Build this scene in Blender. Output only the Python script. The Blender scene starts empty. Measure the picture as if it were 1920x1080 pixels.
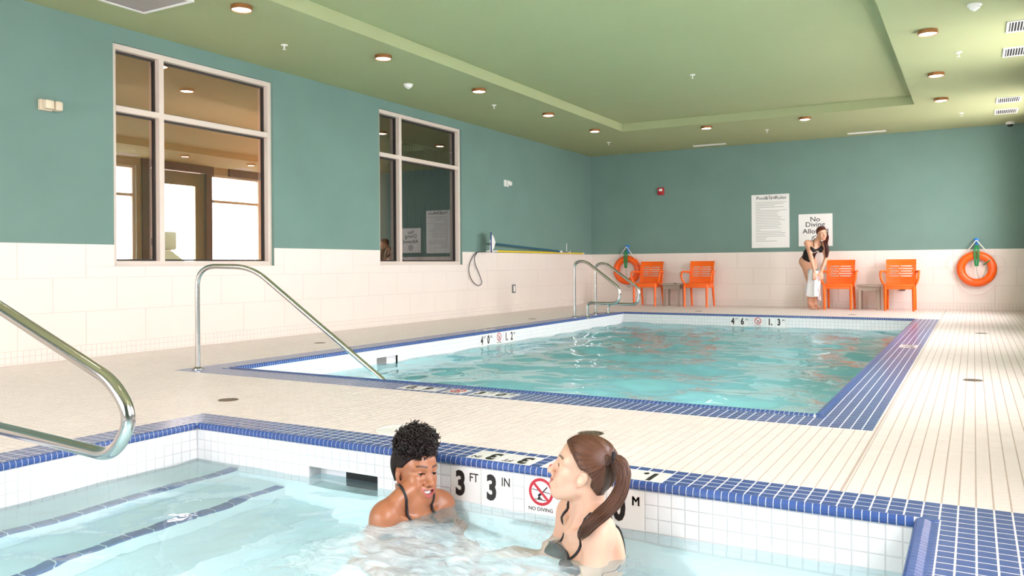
import bpy, bmesh, math, random
import numpy as np
from mathutils import Matrix, Vector, Euler

random.seed(7)
rng = np.random.default_rng(7)
scene = bpy.context.scene
COL = scene.collection
PI = math.pi

# ------------------------------------------------------------------ camera
F_PX, YAW, ROLL, CX, CY, CAM_H = 1524.39, 0.5165, 0.007, 960.0, 497.84, 0.8112
_c, _s = math.cos(YAW), math.sin(YAW)
r0 = np.array([_c, _s, 0.0]); f0 = np.array([-_s, _c, 0.0]); u0 = np.array([0.0, 0.0, 1.0])
CR = r0 * math.cos(ROLL) - u0 * math.sin(ROLL)
CU = r0 * math.sin(ROLL) + u0 * math.cos(ROLL)
CAM = np.array([0.0, 0.0, CAM_H])
cam_data = bpy.data.cameras.new('camera')
cam_data.sensor_fit = 'HORIZONTAL'; cam_data.sensor_width = 36.0
cam_data.lens = F_PX * 36.0 / 1920.0
cam_data.shift_x = 0.0
cam_data.shift_y = -(540.0 - CY) / 1920.0
cam_data.clip_start = 0.05; cam_data.clip_end = 200
cam = bpy.data.objects.new('camera', cam_data); COL.objects.link(cam)
_m = Matrix.Identity(4)
for i in range(3):
    _m[i][0] = CR[i]; _m[i][1] = CU[i]; _m[i][2] = -f0[i]; _m[i][3] = CAM[i]
cam.matrix_world = _m
scene.camera = cam

# ------------------------------------------------------------------ exposure, world, daylight
vs = scene.view_settings
scene.display_settings.display_device = 'sRGB'
vs.view_transform = 'Standard'; vs.look = 'None'; vs.gamma = 1.0; vs.use_curve_mapping = False
vs.exposure = 0.42
world = bpy.data.worlds.new('overcast_sky'); scene.world = world
world.use_nodes = True
_bg = world.node_tree.nodes['Background']
_bg.inputs[0].default_value = (1.0, 0.945, 1.01, 1.0)
_bg.inputs[1].default_value = 14.0
scene.cycles.max_bounces = 10
scene.cycles.diffuse_bounces = 5
scene.cycles.glossy_bounces = 5
scene.cycles.transmission_bounces = 8
scene.cycles.transparent_max_bounces = 12
scene.cycles.sample_clamp_indirect = 60.0
scene.cycles.blur_glossy = 0.4

# room dimensions (metres, camera over the origin, y along the pool)
XL, XR, YN, YF, ZC, ZW = -7.018, 0.80, -2.2, 15.763, 3.096, 1.0328
T = 0.0508
S0 = -1.065                                   # tile lattice of the spa
SX0, SX1, SY0, SY1 = -3.5102, -0.156, 0.30, 2.861
SOX0, SOX1, SOY0, SOY1 = SX0 - 0.23, SX1 + 0.0594 + 5 * T, SY0 - 0.23, SY1 + 0.23
PX0, PX1, PY0, PY1 = -5.211, -0.733, 4.5765, 13.0244
POX0, POX1, POY0, POY1 = PX0 - 0.305, PX1 + 0.305, PY0 - 0.305, PY1 + 0.03
WZ = -0.178                                   # water level
TRX0, TRX1, TRY0, TRY1, TRH = -5.226, -0.732, 3.9, 13.07, 0.13
RWIN = [(0.94, 2.94), (4.87, 6.87), (8.80, 10.80), (12.73, 14.73)]      # windows of the right wall (y ranges)
RW_Z0, RW_Z1 = 0.83, 2.94
FILL_WIN = [(-6.3, -4.3), (-3.6, -1.6)]           # unseen near-wall windows, put in as fill for spa and bathers (x ranges)

def portal(name, loc, rot, sx, sy):
    l = bpy.data.lights.new(name, 'AREA'); l.shape = 'RECTANGLE'; l.size = sx; l.size_y = sy
    l.cycles.is_portal = True
    o = bpy.data.objects.new(name, l); COL.objects.link(o)
    o.location = loc; o.rotation_euler = rot
    return o
for (a, b) in RWIN:
    portal('daylight_portal', (XR + 0.3, (a + b) / 2, (RW_Z0 + RW_Z1) / 2), (0, PI / 2, 0), RW_Z1 - RW_Z0, b - a)
for (a, b) in FILL_WIN:
    portal('daylight_portal', ((a + b) / 2, YN - 0.3, 1.55), (PI / 2, 0, 0), b - a, 2.0)
portal('daylight_portal', (-10.1, 7.74, 1.15), (0, -PI / 2, 0), 1.8, 0.8)

# ------------------------------------------------------------------ pixel -> place helpers
def ray(u, v):
    return f0 + CR * (u - CX) / F_PX + CU * (CY - v) / F_PX
def onz(u, v, z=0.0):
    d = ray(u, v); return CAM + d * (z - CAM_H) / d[2]
def onx(u, v, x):
    d = ray(u, v); return CAM + d * (x / d[0])
def ony(u, v, y):
    d = ray(u, v); return CAM + d * (y / d[1])
def atd(u, v, t):
    return CAM + ray(u, v) * t
def proj(p):
    q = np.asarray(p, float) - CAM; d = q @ f0
    return CX + F_PX * (q @ CR) / d, CY - F_PX * (q @ CU) / d, d

# ------------------------------------------------------------------ materials
def lin(r, g, b):
    f = lambda c: (c / 255) / 12.92 if c <= 10 else (((c / 255) + 0.055) / 1.055) ** 2.4
    return (f(r), f(g), f(b), 1.0)
MATS = {}
def mat(name, col, rough=0.5, metal=0.0, spec=0.5, noise=0.0, nscale=8.0, bump=0.0, bscale=60.0, rand=0.0,
        sss=0.0, coat=0.0, emit=None, estr=0.0, vcol=None, bdist=0.002):
    m = bpy.data.materials.new(name); m.use_nodes = True
    nt = m.node_tree; b = nt.nodes['Principled BSDF']
    b.inputs['Base Color'].default_value = col
    b.inputs['Roughness'].default_value = rough
    b.inputs['Metallic'].default_value = metal
    b.inputs['Specular IOR Level'].default_value = spec
    b.inputs['Coat Weight'].default_value = coat
    if sss > 0:
        b.inputs['Subsurface Weight'].default_value = sss
        b.inputs['Subsurface Radius'].default_value = (0.012, 0.005, 0.003)
        b.inputs['Subsurface Scale'].default_value = 0.6
    src = None
    if vcol:
        a = nt.nodes.new('ShaderNodeVertexColor'); a.layer_name = vcol; src = a.outputs['Color']
    tc = nt.nodes.new('ShaderNodeNewGeometry')
    if noise > 0 or rand > 0:
        hv = nt.nodes.new('ShaderNodeHueSaturation')
        if src is not None: nt.links.new(src, hv.inputs['Color'])
        else: hv.inputs['Color'].default_value = col
        val = None
        if noise > 0:
            n = nt.nodes.new('ShaderNodeTexNoise'); n.inputs['Scale'].default_value = nscale; n.inputs['Detail'].default_value = 4
            nt.links.new(tc.outputs['Position'], n.inputs['Vector'])
            mr = nt.nodes.new('ShaderNodeMapRange'); mr.inputs[3].default_value = 1 - noise; mr.inputs[4].default_value = 1 + noise
            nt.links.new(n.outputs['Fac'], mr.inputs[0]); val = mr.outputs[0]
        if rand > 0:
            wn = nt.nodes.new('ShaderNodeNewGeometry')
            mr2 = nt.nodes.new('ShaderNodeMapRange'); mr2.inputs[3].default_value = 1 - rand; mr2.inputs[4].default_value = 1 + rand
            nt.links.new(wn.outputs['Random Per Island'], mr2.inputs[0])
            if val is None: val = mr2.outputs[0]
            else:
                mm = nt.nodes.new('ShaderNodeMath'); mm.operation = 'MULTIPLY'
                nt.links.new(val, mm.inputs[0]); nt.links.new(mr2.outputs[0], mm.inputs[1]); val = mm.outputs[0]
        nt.links.new(val, hv.inputs['Value'])
        src = hv.outputs['Color']
    if src is not None: nt.links.new(src, b.inputs['Base Color'])
    if bump > 0:
        n = nt.nodes.new('ShaderNodeTexNoise'); n.inputs['Scale'].default_value = bscale; n.inputs['Detail'].default_value = 5
        nt.links.new(tc.outputs['Position'], n.inputs['Vector'])
        bp = nt.nodes.new('ShaderNodeBump'); bp.inputs['Strength'].default_value = bump; bp.inputs['Distance'].default_value = bdist
        nt.links.new(n.outputs['Fac'], bp.inputs['Height']); nt.links.new(bp.outputs['Normal'], b.inputs['Normal'])
    if emit:
        b.inputs['Emission Color'].default_value = emit; b.inputs['Emission Strength'].default_value = estr
    MATS[name] = m
    return m

M_WALL = mat('teal_paint', lin(116, 144, 135), 0.75, spec=0.3, noise=0.10, nscale=1.6, bump=0.25, bscale=45)
M_CEIL = mat('green_ceiling_paint', lin(172, 178, 136), 0.85, spec=0.2, noise=0.03, nscale=2.0)
M_WHITEWALL = mat('pale_wall_paint', lin(225, 222, 214), 0.8)
M_GROUT_DECK = mat('deck_grout', lin(188, 168, 154), 0.9, noise=0.08, nscale=3)
M_DECK = mat('cream_deck_tile', lin(233, 220, 212), 0.42, spec=0.45, noise=0.03, nscale=2.0, rand=0.035)
M_GROUT_W = mat('white_grout', lin(226, 224, 220), 0.85)
M_GROUT_POOL = mat('pool_wall_grout', lin(205, 205, 204), 0.85)
M_BLUE = mat('blue_glazed_tile', lin(58, 86, 146), 0.24, spec=0.5, noise=0.12, nscale=30, rand=0.10)
M_WTILE = mat('white_glazed_tile', lin(232, 231, 231), 0.18, spec=0.5, rand=0.02)
M_PLASTER = mat('pool_plaster', lin(232, 244, 244), 0.8, noise=0.03, nscale=2)
M_WAINS = mat('cream_wainscot_tile', lin(236, 224, 214), 0.4, spec=0.4, noise=0.03, nscale=1.8)
M_GROUT_WAINS = mat('wainscot_grout', lin(216, 202, 190), 0.9)
M_BASE = mat('base_mosaic_tile', lin(236, 225, 216), 0.35, spec=0.45, rand=0.03)
M_STEEL = mat('brushed_steel', (0.62, 0.60, 0.57, 1), 0.17, metal=1.0, bump=0.03, bscale=300)
M_FRAME = mat('cream_window_frame', lin(226, 208, 194), 0.45)
M_GASKET = mat('dark_window_gasket', lin(48, 40, 36), 0.6)
M_BROWN = mat('brown_wood_trim', lin(124, 82, 58), 0.5, noise=0.12, nscale=12)
M_TAUPE = mat('taupe_door_paint', lin(176, 160, 132), 0.55)
M_TAN = mat('tan_room_paint', lin(214, 188, 146), 0.85)
M_CURTAIN = mat('charcoal_curtain', lin(66, 62, 56), 0.9)
M_WHITE = mat('white_plastic', lin(240, 238, 233), 0.4)
M_OFFWHITE = mat('almond_plastic', lin(226, 208, 182), 0.45)
M_GREYM = mat('grey_metal_louvre', lin(120, 118, 114), 0.5)
M_BLACK = mat('black_print', lin(26, 22, 22), 0.45)
M_DARK = mat('dark_void', lin(30, 34, 34), 0.8)
M_RED = mat('red_print', lin(190, 28, 46), 0.45)
M_REDP = mat('red_alarm_plastic', lin(176, 22, 34), 0.4)
M_MARK = mat('depth_marker_ceramic', lin(236, 233, 229), 0.22)
M_PAPER = mat('white_sign_panel', lin(240, 238, 234), 0.5)
M_GREYP = mat('grey_small_print', lin(172, 168, 166), 0.6)
M_ORANGE = mat('orange_resin', lin(254, 108, 24), 0.42, spec=0.4)
M_RING = mat('orange_ring_shell', lin(252, 98, 18), 0.28, spec=0.5)
M_TABLE = mat('taupe_resin', lin(166, 150, 134), 0.55)
M_ROPE = mat('white_rope', lin(238, 236, 230), 0.8)
M_GREEN = mat('green_rope', lin(36, 140, 78), 0.75)
M_BLUEHOOK = mat('blue_hook_plastic', lin(20, 130, 215), 0.4)
M_POLE = mat('teal_blue_pole', lin(24, 92, 116), 0.35)
M_YELLOW = mat('yellow_pole', lin(238, 208, 34), 0.4)
M_NAVY = mat('navy_net_rim', lin(34, 62, 120), 0.5)
M_DRAIN = mat('bronze_drain', lin(138, 122, 104), 0.4, metal=0.6)
M_COPPER = mat('bronze_light_rim', lin(170, 116, 72), 0.35, metal=0.7)
M_LAMP = mat('lamp_diffuser', (1, 0.9, 0.75, 1), 0.5, emit=(1.0, 0.84, 0.70, 1), estr=14.0)
M_GROUND = mat('outside_paving', lin(200, 198, 192), 0.9)
M_CABLE = mat('black_cable', lin(36, 40, 48), 0.5)

def glass_mat(name, tint, ior, rough=0.0):
    m = bpy.data.materials.new(name); m.use_nodes = True
    nt = m.node_tree; nt.nodes.clear()
    o = nt.nodes.new('ShaderNodeOutputMaterial'); mx = nt.nodes.new('ShaderNodeMixShader')
    tr = nt.nodes.new('ShaderNodeBsdfTransparent'); gl = nt.nodes.new('ShaderNodeBsdfGlossy'); fr = nt.nodes.new('ShaderNodeFresnel')
    tr.inputs[0].default_value = tint; gl.inputs[0].default_value = (1, 1, 1, 1); gl.inputs['Roughness'].default_value = rough
    fr.inputs[0].default_value = ior
    nt.links.new(fr.outputs[0], mx.inputs[0]); nt.links.new(tr.outputs[0], mx.inputs[1]); nt.links.new(gl.outputs[0], mx.inputs[2])
    nt.links.new(mx.outputs[0], o.inputs[0])
    return m
M_GLASS_DIM = glass_mat('coated_window_glass', (0.86, 0.78, 0.68, 1), 2.9)
M_GLASS = glass_mat('clear_window_glass', (0.96, 0.98, 0.98, 1), 1.45)

# ------------------------------------------------------------------ mesh helpers
class MB:
    def __init__(s): s.v = []; s.f = []
    def add(s, vs_, fs):
        o = len(s.v); s.v.extend([tuple(map(float, p)) for p in vs_]); s.f.extend([tuple(i + o for i in q) for q in fs]); return s
    def box(s, x0, x1, y0, y1, z0, z1):
        return s.add([(x0,y0,z0),(x1,y0,z0),(x1,y1,z0),(x0,y1,z0),(x0,y0,z1),(x1,y0,z1),(x1,y1,z1),(x0,y1,z1)],
                     [(0,3,2,1),(4,5,6,7),(0,1,5,4),(1,2,6,5),(2,3,7,6),(3,0,4,7)])
    def bevbox(s, x0, x1, y0, y1, z0, z1, b):
        bm = bmesh.new(); bmesh.ops.create_cube(bm, size=1)
        for v in bm.verts:
            v.co = Vector(((x0 + x1) / 2 + v.co.x * (x1 - x0), (y0 + y1) / 2 + v.co.y * (y1 - y0), (z0 + z1) / 2 + v.co.z * (z1 - z0)))
        bmesh.ops.bevel(bm, geom=list(bm.edges), offset=b, segments=2, profile=0.5, affect='EDGES')
        bm.verts.index_update()
        s.add([v.co for v in bm.verts], [[v.index for v in f.verts] for f in bm.faces]); bm.free(); return s
    def tube(s, pts, r, n=12, cap=True):
        P = [np.asarray(p, float) for p in pts]; N = len(P)
        R = r if hasattr(r, '__len__') else [r] * N
        t0 = P[1] - P[0]; t0 /= np.linalg.norm(t0)
        a = np.array([0, 0, 1.0]) if abs(t0[2]) < 0.9 else np.array([1.0, 0, 0])
        nrm = np.cross(t0, a); nrm /= np.linalg.norm(nrm)
        V = []; 
        for i in range(N):
            t = P[min(i + 1, N - 1)] - P[max(i - 1, 0)]
            L = np.linalg.norm(t); t = t / L if L > 1e-9 else t0
            nrm = nrm - t * (nrm @ t); nrm /= max(np.linalg.norm(nrm), 1e-9); bn = np.cross(t, nrm)
            for k in range(n):
                an = 2 * PI * k / n
                V.append(P[i] + (nrm * math.cos(an) + bn * math.sin(an)) * R[i])
        Fc = []
        for i in range(N - 1):
            for k in range(n):
                k2 = (k + 1) % n
                Fc.append((i*n+k, i*n+k2, (i+1)*n+k2, (i+1)*n+k))
        if cap:
            Fc.append(tuple(range(n - 1, -1, -1))); Fc.append(tuple((N-1)*n + k for k in range(n)))
        return s.add(V, Fc)
    def lathe(s, prof, c=(0,0,0), n=24, axis='z', cap=True):
        V = []; Fc = []
        for (r, h) in prof:
            for k in range(n):
                a = 2 * PI * k / n; x, y = r * math.cos(a), r * math.sin(a)
                p = {'z': (x, y, h), 'y': (x, h, y), 'x': (h, x, y)}[axis]
                V.append((p[0] + c[0], p[1] + c[1], p[2] + c[2]))
        m = len(prof)
        for i in range(m - 1):
            for k in range(n):
                k2 = (k + 1) % n
                Fc.append((i*n+k, i*n+k2, (i+1)*n+k2, (i+1)*n+k))
        if cap:
            Fc.append(tuple(range(n - 1, -1, -1))); Fc.append(tuple((m-1)*n + k for k in range(n)))
        return s.add(V, Fc)
    def prism(s, poly, a, b, axis='y'):
        n = len(poly); V = []
        for t in (a, b):
            for (p, q) in poly:
                V.append({'x': (t, p, q), 'y': (p, t, q), 'z': (p, q, t)}[axis])
        Fc = [tuple(range(n - 1, -1, -1)), tuple(n + k for k in range(n))]
        for k in range(n):
            k2 = (k + 1) % n; Fc.append((k, k2, n + k2, n + k))
        return s.add(V, Fc)
    def xform(s, M):
        s.v = [tuple(M @ Vector(p)) for p in s.v]; return s

def mesh_from(name, v, f, material=None, smooth=False, fixn=True):
    me = bpy.data.meshes.new(name)
    if isinstance(v, np.ndarray): v = v.tolist()
    if isinstance(f, np.ndarray): f = f.tolist()
    me.from_pydata(v, [], f)
    if fixn:
        bm = bmesh.new(); bm.from_mesh(me); bmesh.ops.recalc_face_normals(bm, faces=bm.faces); bm.to_mesh(me); bm.free()
    if material: me.materials.append(material)
    if smooth:
        if smooth is True: me.polygons.foreach_set('use_smooth', [True] * len(me.polygons))
        else: me.shade_smooth() if False else None
    me.update()
    return me
def world_of(p):
    M = Matrix.LocRotScale(p.location, p.rotation_euler, p.scale)
    return world_of(p.parent) @ M if p.parent else M
def obj(name, mb, material, parent=None, smooth=False, world=False, loc=None, fixn=True):
    """one mesh object; with world=True the vertices are given in room coordinates"""
    v, f = (mb.v, mb.f) if isinstance(mb, MB) else mb
    if parent is not None and world:
        Mi = world_of(parent).inverted()
        A = np.array(Mi)[:3, :3]; b = np.array(Mi)[:3, 3]
        v = (np.asarray(v, float) @ A.T + b)
    me = mesh_from(name, v, f, material, smooth is True, fixn)
    o = bpy.data.objects.new(name, me); COL.objects.link(o)
    if parent is not None: o.parent = parent
    if loc is not None: o.location = loc
    if smooth == 'auto':
        bm = bmesh.new(); bm.from_mesh(me)
        for fc in bm.faces: fc.smooth = True
        for e in bm.edges:
            if len(e.link_faces) == 2 and e.calc_face_angle(0) > 0.6: e.smooth = False
        bm.to_mesh(me); bm.free()
    return o
def tag(o, label=None, cat=None, group=None, kind=None):
    if label: o['label'] = label
    if cat: o['category'] = cat
    if group: o['group'] = group
    if kind: o['kind'] = kind
    return o
def thing(name, label, cat, loc=(0,0,0), rz=0.0, group=None):
    o = bpy.data.objects.new(name, None); COL.objects.link(o)
    o.empty_display_size = 0.1
    o.location = loc; o.rotation_euler = (0, 0, rz)
    return tag(o, label, cat, group)
def struct(name, mb, material, label=None, **k):
    o = obj(name, mb, material, **k); o['kind'] = 'structure'
    if label: o['label'] = label
    return o
def copy_tree(o, parent=None):
    c = o.copy(); COL.objects.link(c); c.parent = parent
    for ch in list(o.children): copy_tree(ch, c)
    return c
def inst(name, me, parent, loc, rz=0.0):
    o = bpy.data.objects.new(name, me); COL.objects.link(o); o.parent = parent; o.location = loc
    if rz: o.rotation_euler = (0, 0, rz)
    return o
def smoothpath(pts, n=8, rad=None):
    """round the corners of a polyline with arcs of about the given radius"""
    P = [np.asarray(p, float) for p in pts]; out = [P[0]]
    for i in range(1, len(P) - 1):
        r = rad[i] if hasattr(rad, '__len__') else rad
        a, b, c = P[i-1], P[i], P[i+1]
        l1, l2 = np.linalg.norm(a - b), np.linalg.norm(c - b)
        d1, d2 = (a - b) / l1, (c - b) / l2
        t = min(r, l1 * 0.499, l2 * 0.499)
        p, q = b + d1 * t, b + d2 * t
        for k in range(n + 1):
            s = k / n; out.append((1-s)**2 * p + 2*s*(1-s) * b + s*s * q)
    out.append(P[-1]); return out
def catmull(pts, n=8):
    P = [np.asarray(p, float) for p in pts]; P = [2*P[0]-P[1]] + P + [2*P[-1]-P[-2]]; out = []
    for i in range(1, len(P) - 2):
        for k in range(n):
            t = k / n
            out.append(0.5*((2*P[i]) + (-P[i-1]+P[i+1])*t + (2*P[i-1]-5*P[i]+4*P[i+1]-P[i+2])*t*t + (-P[i-1]+3*P[i]-3*P[i+1]+P[i+2])*t**3))
    out.append(P[-2]); return out

def text_geo(body, size, bold=0.0, condense=1.0, depth=0.0004, align='CENTER'):
    """(verts, faces) of a line of lettering in the xy plane, centred on the origin"""
    cu = bpy.data.curves.new('lettering', 'FONT'); cu.body = body; cu.size = size; cu.offset = bold * size
    cu.extrude = depth; cu.align_x = align; cu.resolution_u = 3
    o = bpy.data.objects.new('lettering', cu); COL.objects.link(o)
    dg = bpy.context.evaluated_depsgraph_get(); dg.update()
    me = bpy.data.meshes.new_from_object(o.evaluated_get(dg))
    v = np.array([x.co[:] for x in me.vertices]).reshape(-1, 3); f = [tuple(p.vertices) for p in me.polygons]
    bpy.data.objects.remove(o); bpy.data.curves.remove(cu); bpy.data.meshes.remove(me)
    v[:, 0] *= condense
    v[:, 1] -= (v[:, 1].max() + v[:, 1].min()) / 2
    if align == 'CENTER': v[:, 0] -= (v[:, 0].max() + v[:, 0].min()) / 2
    return v, f
def on_plane(vf, o, ex, ey, lift=0.0):
    """lay xy geometry on a plane: origin o, axes ex, ey"""
    v, f = vf; ex = np.asarray(ex, float); ey = np.asarray(ey, float); n = np.cross(ex, ey)
    v = np.asarray(v, float)
    return np.asarray(o, float) + v[:, :1] * ex + v[:, 1:2] * ey + (v[:, 2:3] + lift) * n, f
def ring_geo(r1, r2, n=40, z0=-0.0004, z1=0.0004):
    V = []; Fc = []
    for k in range(n):
        a = 2 * PI * k / n; c, s = math.cos(a), math.sin(a)
        V += [(r1*c, r1*s, z0), (r2*c, r2*s, z0), (r2*c, r2*s, z1), (r1*c, r1*s, z1)]
    for k in range(n):
        a, b = 4*k, 4*((k+1) % n)
        for i in range(4):
            j = (i + 1) % 4; Fc.append((a+i, b+i, b+j, a+j))
    return np.array(V), Fc
def bar_geo(x0, y0, x1, y1, w, z0=-0.0004, z1=0.0004):
    d = np.array([x1-x0, y1-y0]); d = d / np.linalg.norm(d); n = np.array([-d[1], d[0]]) * w / 2
    q = [np.array([x0,y0])-n, np.array([x1,y1])-n, np.array([x1,y1])+n, np.array([x0,y0])+n]
    V = [(p[0], p[1], z0) for p in q] + [(p[0], p[1], z1) for p in q]
    return np.array(V), [(0,3,2,1),(4,5,6,7),(0,1,5,4),(1,2,6,5),(2,3,7,6),(3,0,4,7)]
def merge(*vfs):
    V = []; Fc = []; o = 0
    for v, f in vfs:
        V.append(np.asarray(v, float)); Fc += [tuple(i + o for i in q) for q in f]; o += len(v)
    return np.vstack(V), Fc
def shift(vf, dx, dy): 
    v, f = vf; v = np.array(v, float); v[:, 0] += dx; v[:, 1] += dy; return v, f

# ================================================================== tile work helpers
GAP = 0.0026
def tile_mesh(sx, sy, h=0.004, b=0.0012):
    x, y = sx / 2, sy / 2
    v = [(-x,-y,-h),(x,-y,-h),(x,y,-h),(-x,y,-h),(-x+b,-y+b,0),(x-b,-y+b,0),(x-b,y-b,0),(-x+b,y-b,0)]
    f = [(4,5,6,7),(0,1,5,4),(1,2,6,5),(2,3,7,6),(3,0,4,7)]
    return np.array(v), f
def lattice(x0, x1, y0, y1, ox, oy, px=T, py=T, mn=0.006):
    """rectangles (xa, xb, ya, yb) of a tile lattice clipped to a region"""
    i0 = math.floor((x0 - ox) / px + 1e-6); i1 = math.ceil((x1 - ox) / px - 1e-6)
    j0 = math.floor((y0 - oy) / py + 1e-6); j1 = math.ceil((y1 - oy) / py - 1e-6)
    out = []
    for i in range(i0, i1):
        xa, xb = max(x0, ox + i * px), min(x1, ox + (i + 1) * px)
        if xb - xa < mn: continue
        for j in range(j0, j1):
            ya, yb = max(y0, oy + j * py), min(y1, oy + (j + 1) * py)
            if yb - ya < mn: continue
            out.append((xa, xb, ya, yb))
    return out
def minus(rects, hx0, hx1, hy0, hy1):
    out = []
    for (a, b, c, d) in rects:
        if b <= hx0 + 1e-6 or a >= hx1 - 1e-6 or d <= hy0 + 1e-6 or c >= hy1 - 1e-6: out.append((a, b, c, d)); continue
        if c < hy0 - 1e-6: out.append((a, b, c, hy0))
        if d > hy1 + 1e-6: out.append((a, b, hy1, d))
        c2, d2 = max(c, hy0), min(d, hy1)
        if a < hx0 - 1e-6: out.append((a, hx0, c2, d2))
        if b > hx1 + 1e-6: out.append((hx1, b, c2, d2))
    return [r for r in out if r[1] - r[0] > 0.005 and r[3] - r[2] > 0.005]

class Pieces:
    """alike pieces of a surface: the ones that show largest become objects, the rest one joined part"""
    def __init__(s, name, stuffname, base, material, parent, limit=300, smooth=False):
        s.name, s.stuff, s.base, s.mat, s.parent, s.limit, s.smooth = name, stuffname, base, material, parent, limit, smooth
        s.items = []
    def put(s, M3, loc, size):
        """M3: 3x3 of scaled axes, loc: place"""
        s.items.append((np.asarray(M3, float), np.asarray(loc, float), size))
    def build(s):
        bv, bf = s.base
        bv = np.asarray(bv, float)
        sc = []
        for (M, l, size) in s.items:
            u, v, d = proj(l) if (l - CAM) @ f0 > 0.3 else (0, 0, -1)
            vis = d > 0 and -20 < u < 1940 and -20 < v < 1100
            sc.append(size / d if vis else 0)
        order = np.argsort(-np.array(sc), kind='stable')
        me = mesh_from(s.name, bv, bf, s.mat, s.smooth, False)
        rest = []
        for r, i in enumerate(order):
            M, l, size = s.items[i]
            if r < s.limit and sc[i] > 0:
                o = bpy.data.objects.new(s.name, me); COL.objects.link(o); o.parent = s.parent
                X = Matrix.Identity(4)
                for a in range(3):
                    for b in range(3): X[a][b] = M[a][b]
                    X[a][3] = l[a]
                o.matrix_local = X
            else: rest.append(i)
        if rest:
            n = len(bv); Ms = np.array([s.items[i][0] for i in rest]); L = np.array([s.items[i][1] for i in rest])
            V = np.einsum('nij,kj->nki', Ms, bv) + L[:, None, :]
            Fc = []
            lens = set(len(q) for q in bf)
            allf = []
            for k in range(len(rest)):
                o_ = k * n
                for q in bf: allf.append(tuple(i + o_ for i in q))
            o = obj(s.stuff, (V.reshape(-1, 3), allf), s.mat, s.parent, smooth=s.smooth, fixn=False)
            o['kind'] = 'stuff'

TB = tile_mesh(1.0, 1.0, 1.0, 0.0)       # unit tile, bevel made by scale-independent corner offset below
def unit_tile(pitch):
    """unit tile whose bevel is right for a tile of that pitch; z scale 1"""
    b = 0.0016 / pitch
    v = [(-.5,-.5,-.004),(.5,-.5,-.004),(.5,.5,-.004),(-.5,.5,-.004),(-.5+b,-.5+b,0),(.5-b,-.5+b,0),(.5-b,.5-b,0),(-.5+b,.5-b,0)]
    return v, [(4,5,6,7),(0,1,5,4),(1,2,6,5),(2,3,7,6),(3,0,4,7)]
def put_flat(P, rect, z=0.0, gap=GAP):
    xa, xb, ya, yb = rect
    P.put(np.diag([xb - xa - gap, yb - ya - gap, 1.0]), ((xa + xb) / 2, (ya + yb) / 2, z), math.sqrt((xb - xa) * (yb - ya)))
def put_wall(P, rect, o, ea, eb, n, gap=GAP):
    """tile on a wall: rect in (a, b) coordinates along ea, eb from o; n is the facing normal"""
    a0, a1, b0, b1 = rect; ea, eb, n = map(lambda q: np.asarray(q, float), (ea, eb, n))
    M = np.column_stack([ea * (a1 - a0 - gap), eb * (b1 - b0 - gap), n])
    P.put(M, np.asarray(o, float) + ea * (a0 + a1) / 2 + eb * (b0 + b1) / 2, math.sqrt((a1 - a0) * (b1 - b0)))

# ================================================================== floor
floor_mb = MB()
gx = [XL - 0.2, SX0, SX1, PX0, PX1, XR + 0.2]; gy = [YN - 0.2, SY0, SY1, PY0, PY1, YF + 0.2]
gx = sorted(gx); gy = sorted(gy)
for i in range(len(gx) - 1):
    for j in range(len(gy) - 1):
        mx, my = (gx[i] + gx[i+1]) / 2, (gy[j] + gy[j+1]) / 2
        if (SX0 < mx < SX1 and SY0 < my < SY1) or (PX0 < mx < PX1 and PY0 < my < PY1): continue
        floor_mb.box(gx[i], gx[i+1], gy[j], gy[j+1], -0.05, -0.0010)
floor = struct('floor', floor_mb, M_GROUT_DECK, 'cream mosaic tiled pool deck')
X0 = S0 + 18 * T
deck_rects = [(XL, XR, YN, SOY0), (XL, SOX0, SOY0, SOY1), (SOX1, XR, SOY0, SOY1), (XL, XR, SOY1, POY0),
              (XL, POX0, POY0, POY1), (POX1, XR, POY0, POY1), (XL, XR, POY1, YF)]
JOINT = POX1 + 0.012                                                  # expansion joint running beside the pool
P = Pieces('deck_tile', 'deck_tiles', unit_tile(T), M_DECK, floor)
for (a, b, c, d) in deck_rects:
    parts = [(a, b)] if not (a < JOINT < b) else [(a, JOINT - 0.0035), (JOINT + 0.0035, b)]
    for (aa, bb) in parts:
        for r in lattice(aa, bb, c, d, X0, SOY1): put_flat(P, r)
P.build()

# ================================================================== spa and pool basins
def basin(name, x0, x1, y0, y1, zb, label, material, far_hole=None, left_hole=None):
    m = MB(); t = 0.12; zt = -0.05
    m.box(x0 - t, x1 + t, y0 - t, y1 + t, zb - 0.12, zb)
    for (a, b, c, d) in (minus([(y0 - t, y1 + t, zb, zt)], *left_hole) if left_hole else [(y0 - t, y1 + t, zb, zt)]): m.box(x0 - t, x0, a, b, c, d)
    m.box(x1, x1 + t, y0 - t, y1 + t, zb, zt); m.box(x0, x1, y0 - t, y0, zb, zt)
    for (a, b, c, d) in (minus([(x0, x1, zb, zt)], *far_hole) if far_hole else [(x0, x1, zb, zt)]): m.box(a, b, y1, y1 + t, c, d)
    return struct(name, m, material, label)
ZT = -0.0262                                                         # underside of the edge tiles
SKX0, SKX1, SKZ = -2.732, -2.32, ZT - 2 * T                            # skimmer mouth
PSY0, PSY1 = 6.41, 6.75
spa = basin('spa_basin', SX0, SX1, SY0, SY1, -1.0, 'white spa basin edged with blue tile', M_PLASTER, far_hole=(SKX0 - 0.01, SKX1 + 0.01, -0.32, SKZ + 0.012))
pool = basin('pool_basin', PX0, PX1, PY0, PY1, -1.25, 'white swimming pool basin edged with blue tile', M_PLASTER, left_hole=(PSY0 - 0.01, PSY1 + 0.01, -0.32, ZT - 2*T + 0.03))

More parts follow.
